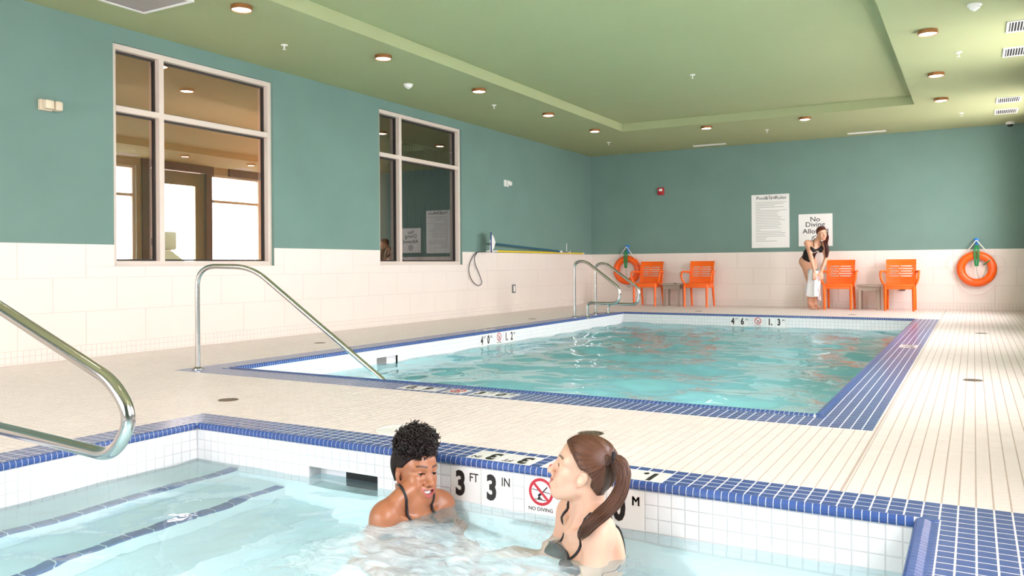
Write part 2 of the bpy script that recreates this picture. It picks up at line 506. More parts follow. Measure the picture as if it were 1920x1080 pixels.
def bull_unit(w):
    """rounded edge tile: runs along x (unit length), inward is -y, profile of width w"""
    poly = [(w, -0.004), (w, 0.0), (0.62*w, 0.0015), (0.3*w, 0.0075), (0.0, 0.0085), (-0.008, 0.0045), (-0.0125, -0.005), (-0.0125, -0.016), (-0.009, -0.0235), (0.0, -0.0262), (0.004, -0.0262)]
    n = len(poly); V = []
    for t in (-0.5, 0.5):
        for (p, q) in poly: V.append((t, p, q))
    Fc = [tuple(range(n - 1, -1, -1)), tuple(n + k for k in range(n))]
    for k in range(n):
        k2 = (k + 1) % n; Fc.append((k, k2, n + k2, n + k))
    me = mesh_from('tmp', V, Fc, None)
    V2 = [tuple(v.co) for v in me.vertices]; F2 = [tuple(p.vertices) for p in me.polygons]; bpy.data.meshes.remove(me)
    return V2, F2
def put_edge(P, a, b, at, side, piece=T / 2, gap=0.0028):
    """row of edge tiles from a to b along the side of a basin"""
    n = max(1, round((b - a) / piece)); st = (b - a) / n
    for k in range(n):
        c = a + (k + 0.5) * st; L = st - gap
        rz = {'far': 0.0, 'left': PI / 2, 'right': -PI / 2, 'near': PI}[side]
        loc = (c, at, 0) if side in ('far', 'near') else (at, c, 0)
        R = np.array(Matrix.Rotation(rz, 3, 'Z')) @ np.diag([L, 1, 1])
        P.put(R, loc, T / 2)
# grout bed under the edge tiles and the coping
def bed(parent, rects, name='grout_bed'):
    m = MB()
    for (a, b, c, d) in rects: m.box(a, b, c, d, -0.03, -0.0004)
    obj(name, m, M_GROUT_W, parent)
bed(spa, [(SOX0, SOX1, SY1, SOY1), (SOX0, SX0, SOY0, SY1), (SX1, SOX1, SOY0, SY1), (SX0, SX1, SOY0, SY0)])
bed(pool, [(POX0, POX1, POY0, PY0), (POX0, PX0, PY0, PY1), (PX1, POX1, PY0, PY1), (PX0, PX1, PY1, POY1)])
def edge_core(parent, sides, w):
    m = MB(); e = 0.0011
    poly = [(w, -0.004), (w, -0.0006), (0.62*w, 0.0015 - e), (0.3*w, 0.0075 - e), (0.0, 0.0085 - e), (-0.008 + e*.7, 0.0045 - e*.7), (-0.0125 + e, -0.005), (-0.0125 + e, -0.016), (-0.009 + e*.7, -0.0235 + e*.4), (0.0, -0.0255), (0.004, -0.0255)]
    for a, b, at, side in sides:
        q = MB().prism(poly, a, b, 'x')                                # runs along x, inward is -y
        rz = {'far': 0.0, 'left': PI / 2, 'right': -PI / 2, 'near': PI}[side]; c, s = math.cos(rz), math.sin(rz)
        mid = (a + b) / 2
        q.v = [((x - mid)*c - y*s, (x - mid)*s + y*c, z) for (x, y, z) in q.v]
        q.v = [(x + (mid if side in ('far', 'near') else at), y + (at if side in ('far', 'near') else mid), z) for (x, y, z) in q.v]
        m.add(q.v, q.f)
    obj('edge_grout', m, M_GROUT_W, parent)
edge_core(spa, [(SX0 + 0.01, SX1 - 0.01, SY1, 'far'), (SY0 + 0.01, SY1 - 0.01, SX0, 'left')], 0.027)
edge_core(spa, [(SY0 + 0.01, SY1 - 0.004, SX1, 'right'), (SX0 + 0.01, SX1 - 0.01, SY0, 'near')], 0.0575)
edge_core(pool, [(PX0 + 0.01, PX1 - 0.01, PY0, 'near'), (PY0 + 0.02, PY1 - 0.01, PX0, 'left'), (PY0 + 0.02, PY1 - 0.01, PX1, 'right')], 0.049)
edge_core(pool, [(PX0 + 0.01, PX1 - 0.01, PY1, 'far')], 0.028)
P = Pieces('edge_tile', 'edge_tiles', bull_unit(0.027), M_BLUE, spa, smooth=False)
put_edge(P, SX0 + 0.012, SX1 - 0.012, SY1, 'far'); put_edge(P, SY0 + 0.012, SY1 - 0.012, SX0, 'left')
P.build()
P = Pieces('rolled_edge_tile', 'rolled_edge_tiles', bull_unit(0.0575), M_BLUE, spa, smooth=False)
put_edge(P, SY0 + 0.012, SY1 - 0.004, SX1, 'right'); put_edge(P, SX0 + 0.012, SX1 - 0.012, SY0, 'near')
P.build()
P = Pieces('edge_tile', 'edge_tiles', bull_unit(0.049), M_BLUE, pool)
put_edge(P, PX0 + 0.012, PX1 - 0.012, PY0, 'near'); put_edge(P, PY0 + 0.004, PY1 - 0.012, PX0, 'left'); put_edge(P, PY0 + 0.004, PY1 - 0.012, PX1, 'right')
P.build()
P = Pieces('far_edge_tile', 'far_edge_tiles', bull_unit(0.028), M_BLUE, pool, limit=0)
put_edge(P, PX0 + 0.012, PX1 - 0.012, PY1, 'far'); P.build()

for par, pts in ((pool, ((PX0 - 0.049, PX0, PY0 - 0.049, PY0), (PX1, PX1 + 0.049, PY0 - 0.049, PY0))), (spa, ((SX0 - 0.027, SX0, SY1, SY1 + 0.027), (SX1, SX1 + 0.0575, SY1, SY1 + 0.027)))):
    for (a, b, c, d) in pts: obj('corner_tile', MB().bevbox(a + 0.001, b + 0.001, c, d, -0.02, 0.0035, 0.003), M_BLUE, par)
# depth markers set into coping and walls ----------------------------------------------------
def marker_face(kind, w):
    """prints of a marker tile of width w: list of (material, verts, faces)"""
    k = w / (3 * T)
    big = lambda s_, dx: shift(text_geo(s_, 0.138 * k, bold=0.042, condense=0.74), dx * k, 0.004 * k)
    sm = lambda s_, dx: shift(text_geo(s_, 0.050 * k, bold=(0.0 if s_ == 'M' else 0.010), condense=0.84), dx * k, 0.034 * k)
    if kind != 'nodive' and kind[1] == 'M':
        sm0 = sm; sm = lambda s_, dx: merge(sm0(s_, dx - 0.0012), sm0(s_, dx), sm0(s_, dx + 0.0012))
    if kind == 'nodive':
        out = [('sign', M_RED, merge(shift(ring_geo(0.043*k, 0.0545*k), 0, 0.016*k), shift(bar_geo(-0.034*k, 0.034*k, 0.034*k, -0.034*k, 0.0105*k, z1=0.0005), 0, 0.016*k)))]
        diver = merge(bar_geo(-0.004*k, -0.012*k, 0.028*k, 0.022*k, 0.005*k), bar_geo(-0.012*k, -0.018*k, -0.002*k, -0.008*k, 0.010*k),
                      bar_geo(-0.040*k, 0.008*k, -0.012*k, 0.005*k, 0.0028*k), bar_geo(0.012*k, 0.002*k, 0.040*k, -0.002*k, 0.0028*k),
                      bar_geo(-0.008*k, -0.020*k, 0.004*k, -0.030*k, 0.004*k), bar_geo(-0.028*k, -0.030*k, 0.022*k, -0.032*k, 0.003*k),
                      shift(ring_geo(0.0001, 0.0055*k, 14), -0.010*k, -0.026*k))
        out.append(('diver', M_BLACK, shift(diver, 0, 0.016*k)))
        out.append(('lettering', M_BLACK, shift(text_geo('NO', 0.021*k, bold=0.010), -0.040*k, -0.053*k))); out.append(('lettering', M_BLACK, shift(text_geo('DIVING', 0.021*k, bold=0.010), 0.018*k, -0.053*k)))
        return out
    b, s_ = kind
    r = [('numeral', M_BLACK, big(b, -0.026 if s_ else 0.0))]
    if s_: r.append(('lettering', M_BLACK, sm(s_, 0.042)))
    return r
def marker(parent, centre, ex, ey, kind, w=3*T, label=None):
    ex = np.asarray(ex, float); ey = np.asarray(ey, float); n = np.cross(ex, ey)
    a = w / 2 - 0.0015
    v = [(-a,-a,-.004),(a,-a,-.004),(a,a,-.004),(-a,a,-.004),(-a+.001,-a+.001,0.0004),(a-.001,-a+.001,0.0004),(a-.001,a-.001,0.0004),(-a+.001,a-.001,0.0004)]
    t = obj('depth_marker_tile' if kind != 'nodive' else 'no_diving_tile', on_plane((v, [(4,5,6,7),(0,1,5,4),(1,2,6,5),(2,3,7,6),(3,0,4,7)]), centre, ex, ey), M_MARK, parent, fixn=False)
    if label: t['label'] = label
    for nm, m, vf in marker_face(kind, w):
        if vf is not None: obj(nm, on_plane(vf, centre, ex, ey, 0.0008), m, t, fixn=False)
    return t
sx = lambda t: S0 + t * T
ZT = -0.0262                                                         # underside of the edge tiles
# on the far wall of the spa (facing the bathers)
wallmarks = [(-17, ('3', 'FT'), 'white tile reading 3 FT'), (-14, ('3', 'IN'), 'white tile reading 3 IN'), (-10, 'nodive', 'white tile with red no diving sign'),
             (-6, ('1.', ''), 'white tile reading 1.'), (-3, ('0', 'M'), 'white tile reading 0 M')]
for t0_, k, lb in wallmarks:
    marker(spa, (sx(t0_ + 1.5), SY1 - 0.0045, ZT - 1.5 * T - 0.001), (1, 0, 0), (0, 0, 1), k, label=lb)
# in the spa coping, to be read from the deck
dk = lambda t0_, k, lb: marker(spa, (sx(t0_ + 1.5), SY1 + 0.027 + 1.5 * T, 0.0), (-1, 0, 0), (0, -1, 0), k, label=lb)
dk(-13, ('3', 'FT'), 'deck tile reading 3 FT'); dk(-16, ('3', 'IN'), 'deck tile reading 3 IN'); dk(-9, 'nodive', 'deck tile with no diving sign')
dk(-2, ('1.', ''), 'deck tile reading 1.'); dk(-5, ('0', 'M'), 'deck tile reading 0 M')
# pool coping near side, to be read from the spa
pm = lambda x, k, lb: marker(pool, (x, POY0 + T + 1.5 * T, 0.0), (1, 0, 0), (0, 1, 0), k, label=lb)
PMK = [(-3.27, ('0.', '')), (-3.27 + 3*T, ('9', 'M')), (-3.27 + 7*T, 'nodive'), (-3.27 + 11*T, ('3', 'FT')), (-3.27 + 14*T, ('0', 'IN'))]
for x, k in PMK: pm(x, k, None)
RMY = 8.77
marker(pool, (PX1 + 0.051 + 2.5 * T, RMY + 1.5*T, 0), (0, -1, 0), (1, 0, 0), ('4', 'FT')); marker(pool, (PX1 + 0.051 + 2.5 * T, RMY - 1.5*T, 0), (0, -1, 0), (1, 0, 0), ('0', 'IN'))
LMY = 8.8
marker(pool, (PX0 - 0.051 - 2.5 * T, LMY + 1.5*T, 0), (0, 1, 0), (-1, 0, 0), ('4', 'FT')); marker(pool, (PX0 - 0.051 - 2.5 * T, LMY - 1.5*T, 0), (0, 1, 0), (-1, 0, 0), ('0', 'IN'))
# pool walls
fm = lambda x, k: marker(pool, (x, PY1 - 0.0045, ZT - 1.5 * T), (1, 0, 0), (0, 0, 1), k)
FM = [(-3.324, ('4', 'FT')), (-3.324 + 3*T, ('6', 'IN')), (-2.956, 'nodive'), (-2.752 - 0.01, ('1.', '')), (-2.752 + 3*T - 0.01, ('3', 'M'))]
for x, k in FM: fm(x, k)
lm = lambda y, k: marker(pool, (PX0 + 0.0045, y, ZT - 1.5 * T), (0, 1, 0), (0, 0, 1), k)
LM = [(8.44, ('4', 'FT')), (8.44 + 3*T, ('0', 'IN')), (8.825, 'nodive'), (9.02, ('1.', '')), (9.02 + 3*T, ('2', 'M'))]
for y, k in LM: lm(y, k)

# coping tiles ----------------------------------------------------------------------------------
P = Pieces('coping_tile', 'coping_tiles', unit_tile(T), M_BLUE, spa)
cop = lattice(SOX0, SOX1, SY1 + 0.027, SOY1, X0, SOY1) + lattice(SOX0, SX0 - 0.027, SOY0, SY1 + 0.027, SX0 - 0.027, SOY1) \
    + lattice(SX1 + 0.0594, SOX1, SOY0, SY1 + 0.027, X0, SOY1) + lattice(SX0 - 0.027, SX1 + 0.0594, SOY0, SY0 - 0.0575, X0, SY0 - 0.0575)
for t0_ in (-16, -13, -9, -5, -2): cop = minus(cop, sx(t0_), sx(t0_ + 3), SY1 + 0.027, SY1 + 0.027 + 3 * T)
for r in cop: put_flat(P, r)
P.build()
P = Pieces('coping_tile', 'coping_tiles', unit_tile(T), M_BLUE, pool)
cop = lattice(POX0, POX1, POY0, PY0 - 0.051, PX1 + 0.051, POY0) + lattice(POX0, PX0 - 0.051, PY0 - 0.051, POY1, POX0, POY0) \
    + lattice(PX1 + 0.051, POX1, PY0 - 0.051, POY1, PX1 + 0.051, POY0)
for x, k in PMK: cop = minus(cop, x - 1.5*T, x + 1.5*T, POY0 + T, POY0 + 4*T)
cop = minus(cop, PX1 + 0.051 + T, PX1 + 0.051 + 4*T, RMY - 3*T, RMY + 3*T)
cop = minus(cop, PX0 - 0.051 - 4*T, PX0 - 0.051 - T, LMY - 3*T, LMY + 3*T)
for r in cop: put_flat(P, r)
P.build()
# wall tiles of the spa above (and a little below) the water line
SKX0, SKX1, SKZ = -2.732, -2.32, ZT - 2 * T                            # skimmer mouth
P = Pieces('wall_tile', 'wall_tiles', unit_tile(T), M_WTILE, spa)
rects = lattice(SX0, SX1, ZT - 5 * T, ZT, S0, ZT)
for t0_, k, lb in wallmarks: rects = minus(rects, sx(t0_), sx(t0_ + 3), ZT - 3 * T, ZT)
rects = minus(rects, SKX0, SKX1, ZT - 5 * T, SKZ)
for r in rects: put_wall(P, r, (0, SY1 - 0.0045, 0), (1, 0, 0), (0, 0, 1), (0, -1, 0))
for r in lattice(SY0, SY1 - 0.006, ZT - 5 * T, ZT, SY1, ZT): put_wall(P, r, (SX0 + 0.0045, 0, 0), (0, 1, 0), (0, 0, 1), (1, 0, 0))
P.build()
P = Pieces('pool_wall_tile', 'pool_wall_tiles', unit_tile(T), M_WTILE, pool)
rects = lattice(PX0, PX1, ZT - 5 * T, ZT, X0, ZT)
for x, k in FM: rects = minus(rects, x - 1.5*T, x + 1.5*T, ZT - 3*T, ZT)
for r in rects: put_wall(P, r, (0, PY1 - 0.0045, 0), (1, 0, 0), (0, 0, 1), (0, -1, 0))
PSY0, PSY1 = 6.41, 6.75
rects = lattice(PY0, PY1 - 0.006, ZT - 5 * T, ZT, PY1, ZT)
for y, k in LM: rects = minus(rects, y - 1.5*T, y + 1.5*T, ZT - 3*T, ZT)
rects = minus(rects, PSY0, PSY1, ZT - 5*T, ZT - 2*T + 0.02)
for r in rects: put_wall(P, r, (PX0 + 0.0045, 0, 0), (0, 1, 0), (0, 0, 1), (1, 0, 0))
P.build()
# grout backing behind the wall tiles, with the skimmer mouths left open
m = MB()
for (a, b, c, d) in minus([(SX0, SX1, -0.3, -0.02)], SKX0, SKX1, -0.3, SKZ): m.box(a, b, SY1 - 0.003, SY1 + 0.02, c, d)
m.box(SX0 - 0.02, SX0 + 0.003, SY0, SY1, -0.3, -0.02); m.box(SX1 - 0.003, SX1 + 0.02, SY0, SY1, -0.3, -0.02)
obj('grout_backing', m, M_GROUT_POOL, spa)
m = MB(); m.box(PX0, PX1, PY1 - 0.003, PY1 + 0.02, -0.3, -0.02); m.box(PX1 - 0.003, PX1 + 0.02, PY0, PY1, -0.3, -0.02)
m.box(PX0, PX1, PY0 - 0.02, PY0 + 0.003, -0.3, -0.02)
for (a, b, c, d) in minus([(PY0, PY1, -0.3, -0.02)], PSY0, PSY1, -0.3, ZT - 2*T + 0.02): m.box(PX0 - 0.02, PX0 + 0.003, a, b, c, d)
obj('grout_backing', m, M_GROUT_POOL, pool)
# skimmer boxes
m = MB(); y1 = SY1 + 0.075
m.box(SKX0 - 0.01, SKX1 + 0.01, y1, y1 + 0.01, -0.32, SKZ + 0.01); m.box(SKX0 - 0.01, SKX0 + 0.003, SY1 - 0.006, y1, -0.32, SKZ + 0.01)
m.box(SKX1, SKX1 + 0.01, SY1 - 0.004, y1, -0.32, SKZ + 0.01); m.box(SKX0, SKX1, SY1 - 0.004, y1, SKZ, SKZ + 0.012)
sk = obj('skimmer_mouth', m, M_WTILE, spa)
m = MB(); m.box(SKX0 + 0.17, SKX1 - 0.003, y1 - 0.012, y1, -0.30, SKZ - 0.004); obj('skimmer_flap', m, M_DARK, sk)
m = MB(); m.box(PX0 - 0.16, PX0 - 0.15, PSY0, PSY1, -0.32, ZT - 1.5*T); m.box(PX0 - 0.16, PX0 + 0.004, PSY0 - 0.01, PSY0, -0.32, ZT - 1.5*T)
m.box(PX0 - 0.16, PX0 + 0.004, PSY1, PSY1 + 0.01, -0.32, ZT - 1.5*T); m.box(PX0 - 0.16, PX0 + 0.004, PSY0, PSY1, ZT - 2*T + 0.02, ZT - 2*T + 0.03)
sk = obj('skimmer_mouth', m, M_WTILE, pool)
m = MB(); m.box(PX0 - 0.15, PX0 - 0.14, PSY0 + 0.005, PSY1 - 0.005, -0.30, ZT - 2*T + 0.015); obj('skimmer_flap', m, M_GREYM, sk)
# spa steps along its left wall, each with a blue nosing of single tiles
STEPS = [(-3.2, -0.235), (-2.885, -0.40), (-2.57, -0.58), (-2.25, -0.76)]
for i, (xe, ze) in enumerate(STEPS):
    m = MB(); m.box(SX0 - 0.02 + 0.0, xe, SY0, SY1, (STEPS[i+1][1] - 0.0 if i < 3 else -1.0), ze - 0.004)
    st = obj('step', m, M_PLASTER, spa)
    n = int((SY1 - SY0) / (2 * T)); base = MB().bevbox(-0.028, 0.028, -T + 0.002, T - 0.002, -0.028, 0.004, 0.006)
    me = mesh_from('nosing_tile', base.v, base.f, M_BLUE)
    for k in range(n):
        if i >= 2: continue
        inst('nosing_tile', me, st, (xe - 0.022, SY1 - 0.01 - (k + 0.5) * 2 * T, ze - 0.003))
m = MB(); m.box(SX1 - 0.42, SX1, SY0, SY1, -1.0, -0.62); obj('bench', m, M_PLASTER, spa)
m = MB(); m.box(-2.2, SX1 - 0.42, SY1 - 0.42, SY1, -1.0, -0.66); obj('bench', m, M_PLASTER, spa)
# pool stairs at its near left corner
for i in range(4):
    m = MB(); m.box(PX0, PX0 + 0.35 * (i + 1), PY0, PY0 + 1.6, -1.25, -0.4 - 0.2 * i - (0.001 if i == 0 else 0)); obj('stair', m, M_PLASTER, pool)

# ================================================================== walls
def wall_boxes_x(m, x0, x1, y0, y1, z0, z1, holes):
    for (a, b, c, d) in rect_split((y0, y1, z0, z1), holes): m.box(x0, x1, a, b, c, d)
def rect_split(r, holes):
    rs = [r]
    for h in holes: rs = minus(rs, *h)
    return rs
W1 = (4.795, 6.80, 0.83, 2.94); W2 = (8.725, 10.77, 0.83, 2.965)
m = MB(); wall_boxes_x(m, XL - 0.18, XL, YN - 0.2, YF, 0, ZC + 0.3, [W1, W2])
wall_left = struct('wall_left', m, M_WALL, 'teal painted wall above cream tile wainscot')
m = MB(); m.box(XL - 0.2, XR + 0.2, YF, YF + 0.2, 0, ZC + 0.3)
wall_far = struct('wall_far', m, M_WALL, 'teal end wall above cream tile wainscot')
m = MB(); wall_boxes_x(m, XR, XR + 0.2, YN - 0.2, YF, 0, ZC + 0.3, [(a, b, RW_Z0, RW_Z1) for a, b in RWIN])
wall_right = struct('wall_right', m, M_WALL, 'teal window wall')
m = MB()
for (a, b, c, d) in rect_split((XL, XR, 0, ZC + 0.3), [(a, b, 0.55, 2.55) for a, b in FILL_WIN]): m.box(a, b, YN - 0.2, YN, c, d)
wall_near = struct('wall_near', m, M_WALL, 'teal wall behind the spa')
# wainscot: big tiles above two rows of mosaic
BZ = 0.118
def wainscot(wall, o, ea, n, a0, a1, holes, flip=False):
    eb = (0, 0, 1)
    m = MB()
    for (a, b, c, d) in rect_split((a0, a1, 0, ZW), holes):
        q = [np.asarray(o, float) + np.asarray(ea, float) * t + np.array([0, 0, z]) for t in (a, b) for z in (c, d)]
        p0 = np.asarray(q[0]); p1 = np.asarray(q[3]); nn = np.asarray(n, float) * 0.004
        lo = np.minimum(np.minimum(p0, p1), np.minimum(p0 + nn, p1 + nn)); hi = np.maximum(np.maximum(p0, p1), np.maximum(p0 + nn, p1 + nn))
        m.box(lo[0], hi[0], lo[1], hi[1], lo[2], hi[2])
    obj('grout_backing', m, M_GROUT_WAINS, wall)
    off = np.asarray(o, float) + np.asarray(n, float) * 0.0062
    P = Pieces('wainscot_tile', 'wainscot_tiles', unit_tile(0.4), M_WAINS, wall)
    H3 = (ZW - BZ) / 3
    for row in range(3):
        sh = 0.305 * (row % 2)
        rs = lattice(a0, a1, BZ + row * H3, BZ + (row + 1) * H3, a0 + sh, BZ, 0.61, H3)
        for h in holes: rs = minus(rs, *h)
        for r in rs: put_wall(P, r, off, ea, eb, n, gap=0.003)
    P.build()
    P = Pieces('base_tile', 'base_tiles', unit_tile(T), M_BASE, wall)
    for r in lattice(a0, a1, 0.0, BZ, a0, BZ): put_wall(P, r, off, ea, eb, n)
    P.build()
wainscot(wall_left, (XL, 0, 0), (0, 1, 0), (1, 0, 0), YN, YF, [W1, W2])
wainscot(wall_far, (XL, YF, 0), (1, 0, 0), (0, -1, 0), 0.006, XR - XL, [])
# ceiling with its raised tray
m = MB(); zt = ZC + TRH
for (a, b, c, d) in minus([(XL - 0.2, XR + 0.2, YN - 0.2, YF + 0.2)], TRX0, TRX1, TRY0, TRY1): m.box(a, b, c, d, ZC, zt + 0.1)
m.box(TRX0, TRX1, TRY0, TRY1, zt, zt + 0.1)
ceiling = struct('ceiling', m, M_CEIL, 'green ceiling with raised tray')

# ================================================================== windows
NW = [0]
def window(plane, at, a0, a1, z0, z1, va, zt_, depth, inward, gm, label=None, frame=M_FRAME, fw=0.05, gasket=True):
    """plane 'x': pane lies in x = at, runs along y; va: list of upright positions, zt_: list of rail heights"""
    NW[0] += 1
    B = (lambda m, a, b, c, d, t0_, t1_: m.box(min(t0_, t1_), max(t0_, t1_), a, b, c, d)) if plane == 'x' else (lambda m, a, b, c, d, t0_, t1_: m.box(a, b, min(t0_, t1_), max(t0_, t1_), c, d))
    m = MB(); f0_, f1_ = at, at - inward * depth
    B(m, a0, a1, z0, z0 + fw, f0_, f1_); B(m, a0, a1, z1 - fw, z1, f0_, f1_); B(m, a0, a0 + fw, z0 + fw, z1 - fw, f0_, f1_); B(m, a1 - fw, a1, z0 + fw, z1 - fw, f0_, f1_)
    us = [a0 + fw / 2] + list(va) + [a1 - fw / 2]; rs = [z0 + fw / 2] + list(zt_) + [z1 - fw / 2]
    for u in va: B(m, u - fw * .55, u + fw * .55, z0 + fw, z1 - fw, f0_, f1_)
    w = struct('window_%d' % NW[0], MB(), None, label) if False else None
    # rails between uprights
    for i in range(len(us) - 1):
        for r in zt_: B(m, us[i] + fw * .55, us[i + 1] - fw * .55, r - fw * .55, r + fw * .55, f0_, f1_)
    w = struct('window_%d' % NW[0], m, frame, label)
    mid = at - inward * depth * 0.72
    for i in range(len(us) - 1):
        for j in range(len(rs) - 1):
            a, b, c, d = us[i] + fw * .55, us[i+1] - fw * .55, rs[j] + fw * .55, rs[j+1] - fw * .55
            if gasket:
                g = MB(); q = 0.016; t0_, t1_ = at - inward * depth * 0.55, at - inward * depth * 0.9
                B(g, a, b, c, c + q, t0_, t1_); B(g, a, b, d - q, d, t0_, t1_); B(g, a, a + q, c + q, d - q, t0_, t1_); B(g, b - q, b, c + q, d - q, t0_, t1_)
                obj('gasket', g, M_GASKET, w)
                a, b, c, d = a + q * .6, b - q * .6, c + q * .6, d - q * .6
            p = MB(); v = [(a, c), (b, c), (b, d), (a, d)]
            if plane == 'x': p.add([(mid, y, z) for y, z in v], [(0, 1, 2, 3) if inward > 0 else (3, 2, 1, 0)])
            else: p.add([(x, mid, z) for x, z in v], [(0, 1, 2, 3)])
            obj('pane', p, gm, w, fixn=False)
    return w
window('x', XL - 0.035, W1[0], W1[1], W1[2], W1[3], [5.345], [2.33], 0.11, 1, M_GLASS_DIM, 'four pane interior window onto the entrance hall')
window('x', XL - 0.035, W2[0], W2[1], W2[2], W2[3], [9.24], [2.35], 0.11, 1, M_GLASS_DIM, 'four pane interior window with dark curtain behind')
for (a, b) in RWIN:
    window('x', XR + 0.06, a, b, RW_Z0, RW_Z1, [b - 0.54], [2.33], 0.1, -1, M_GLASS, None, gasket=False)
for (a, b) in FILL_WIN:  # unseen windows behind the camera, kept for fill light on the spa front
    window('y', YN - 0.06, a, b, 0.55, 2.55, [(a + b) / 2], [2.0], 0.1, 1, M_GLASS, None, gasket=False)

# ================================================================== the hall behind the interior windows
HX = -9.85
m = MB(); m.box(HX - 0.2, XL - 0.18, 2.5, 13.4, -0.12, 0.0); struct('floor_hall', m, M_TAN)
m = MB(); m.box(HX - 0.2, XL - 0.18, 2.5, 13.4, 2.98, 3.1); struct('ceiling_hall', m, M_TAN)
DO = (7.14, 8.34, 0.0, 2.31)
WA = (5.2, 7.10, 0.15, 2.20); WB = (8.37, 9.9, 0.15, 2.18)
m = MB(); wall_boxes_x(m, HX - 0.15, HX, 2.5, 13.4, 0, 3.0, [DO]); struct('wall_hall_outer', m, M_TAN)
m = MB(); m.box(HX, XL - 0.18, 2.4, 2.5, 0, 3.0); struct('wall_hall_end', m, M_TAN)
m = MB(); m.box(-8.65, XL - 0.18, 8.42, 8.5, 0, 3.0); m.box(-8.7, -8.6, 8.42, 13.4, 0, 3.0); m.box(-8.7, XL - 0.18, 13.3, 13.4, 0, 3.0)
struct('wall_hall_partition', m, M_TAN)
m = MB(); m.box(HX - 0.02, HX + 0.03, 8.63, 9.9, 2.19, 2.31); t_ = struct('trim_1', m, M_BROWN)
m = MB(); m.box(HX - 0.12, HX + 0.02, DO[0], DO[0] + 0.13, 0, DO[3] - 0.11); m.box(HX - 0.12, HX + 0.02, DO[1] - 0.13, DO[1], 0, DO[3] - 0.11); m.box(HX - 0.12, HX + 0.02, DO[0], DO[1], DO[3] - 0.11, DO[3])
door = struct('door_1', m, M_BROWN, 'glazed taupe door in a brown frame')
m = MB(); a, b = DO[0] + 0.135, DO[1] - 0.135; g0, g1, h0, h1 = a + 0.14, b - 0.16, 0.28, 2.0
for (p, q, r, t_) in minus([(a, b, 0.01, 2.19)], g0, g1, h0, h1): m.box(HX - 0.08, HX - 0.03, p, q, r, t_)
leaf = obj('door_leaf', m, M_TAUPE, door)
m = MB(); m.add([(HX - 0.055, g0, h0), (HX - 0.055, g1, h0), (HX - 0.055, g1, h1), (HX - 0.055, g0, h1)], [(0, 1, 2, 3)]); obj('pane', m, M_GLASS, leaf, fixn=False)
m = MB(); m.box(HX - 0.03, HX + 0.0, a + 0.03, a + 0.10, 0.86, 0.98); m.tube([(HX - 0.01, a + 0.065, 0.98), (HX + 0.05, a + 0.065, 0.98), (HX + 0.05, a + 0.17, 0.98)], 0.011, 8); obj('door_handle', m, M_STEEL, leaf)
m = MB(); m.box(HX - 0.03, HX + 0.005, a + 0.02, a + 0.10, 1.12, 1.22); obj('door_lock', m, M_GASKET, leaf)
# pleated curtain behind the second window
pts = []; n = 150
for k in range(n + 1):
    y = 10.85 + 2.3 * k / n; pts.append((-8.42 + 0.035 * math.sin(k * 2 * PI / 5), y))
m = MB(); V = []; Fc = []
for z in (0.03, 2.9):
    for (x, y) in pts: V.append((x, y, z))
for k in range(n): Fc.append((k, k + 1, n + 2 + k, n + 1 + k))
tag(obj('curtain', (V, Fc), M_CURTAIN, smooth=True), 'charcoal pleated curtain hanging behind the second interior window', 'curtain')
m = MB(); m.box(-40, HX - 0.2, -15, 40, -0.2, -0.06); struct('ground_hall_side', m, M_GROUND)
m = MB(); m.box(XR + 0.2, 30, -15, 40, -0.2, -0.06); struct('ground_window_side', m, M_GROUND)

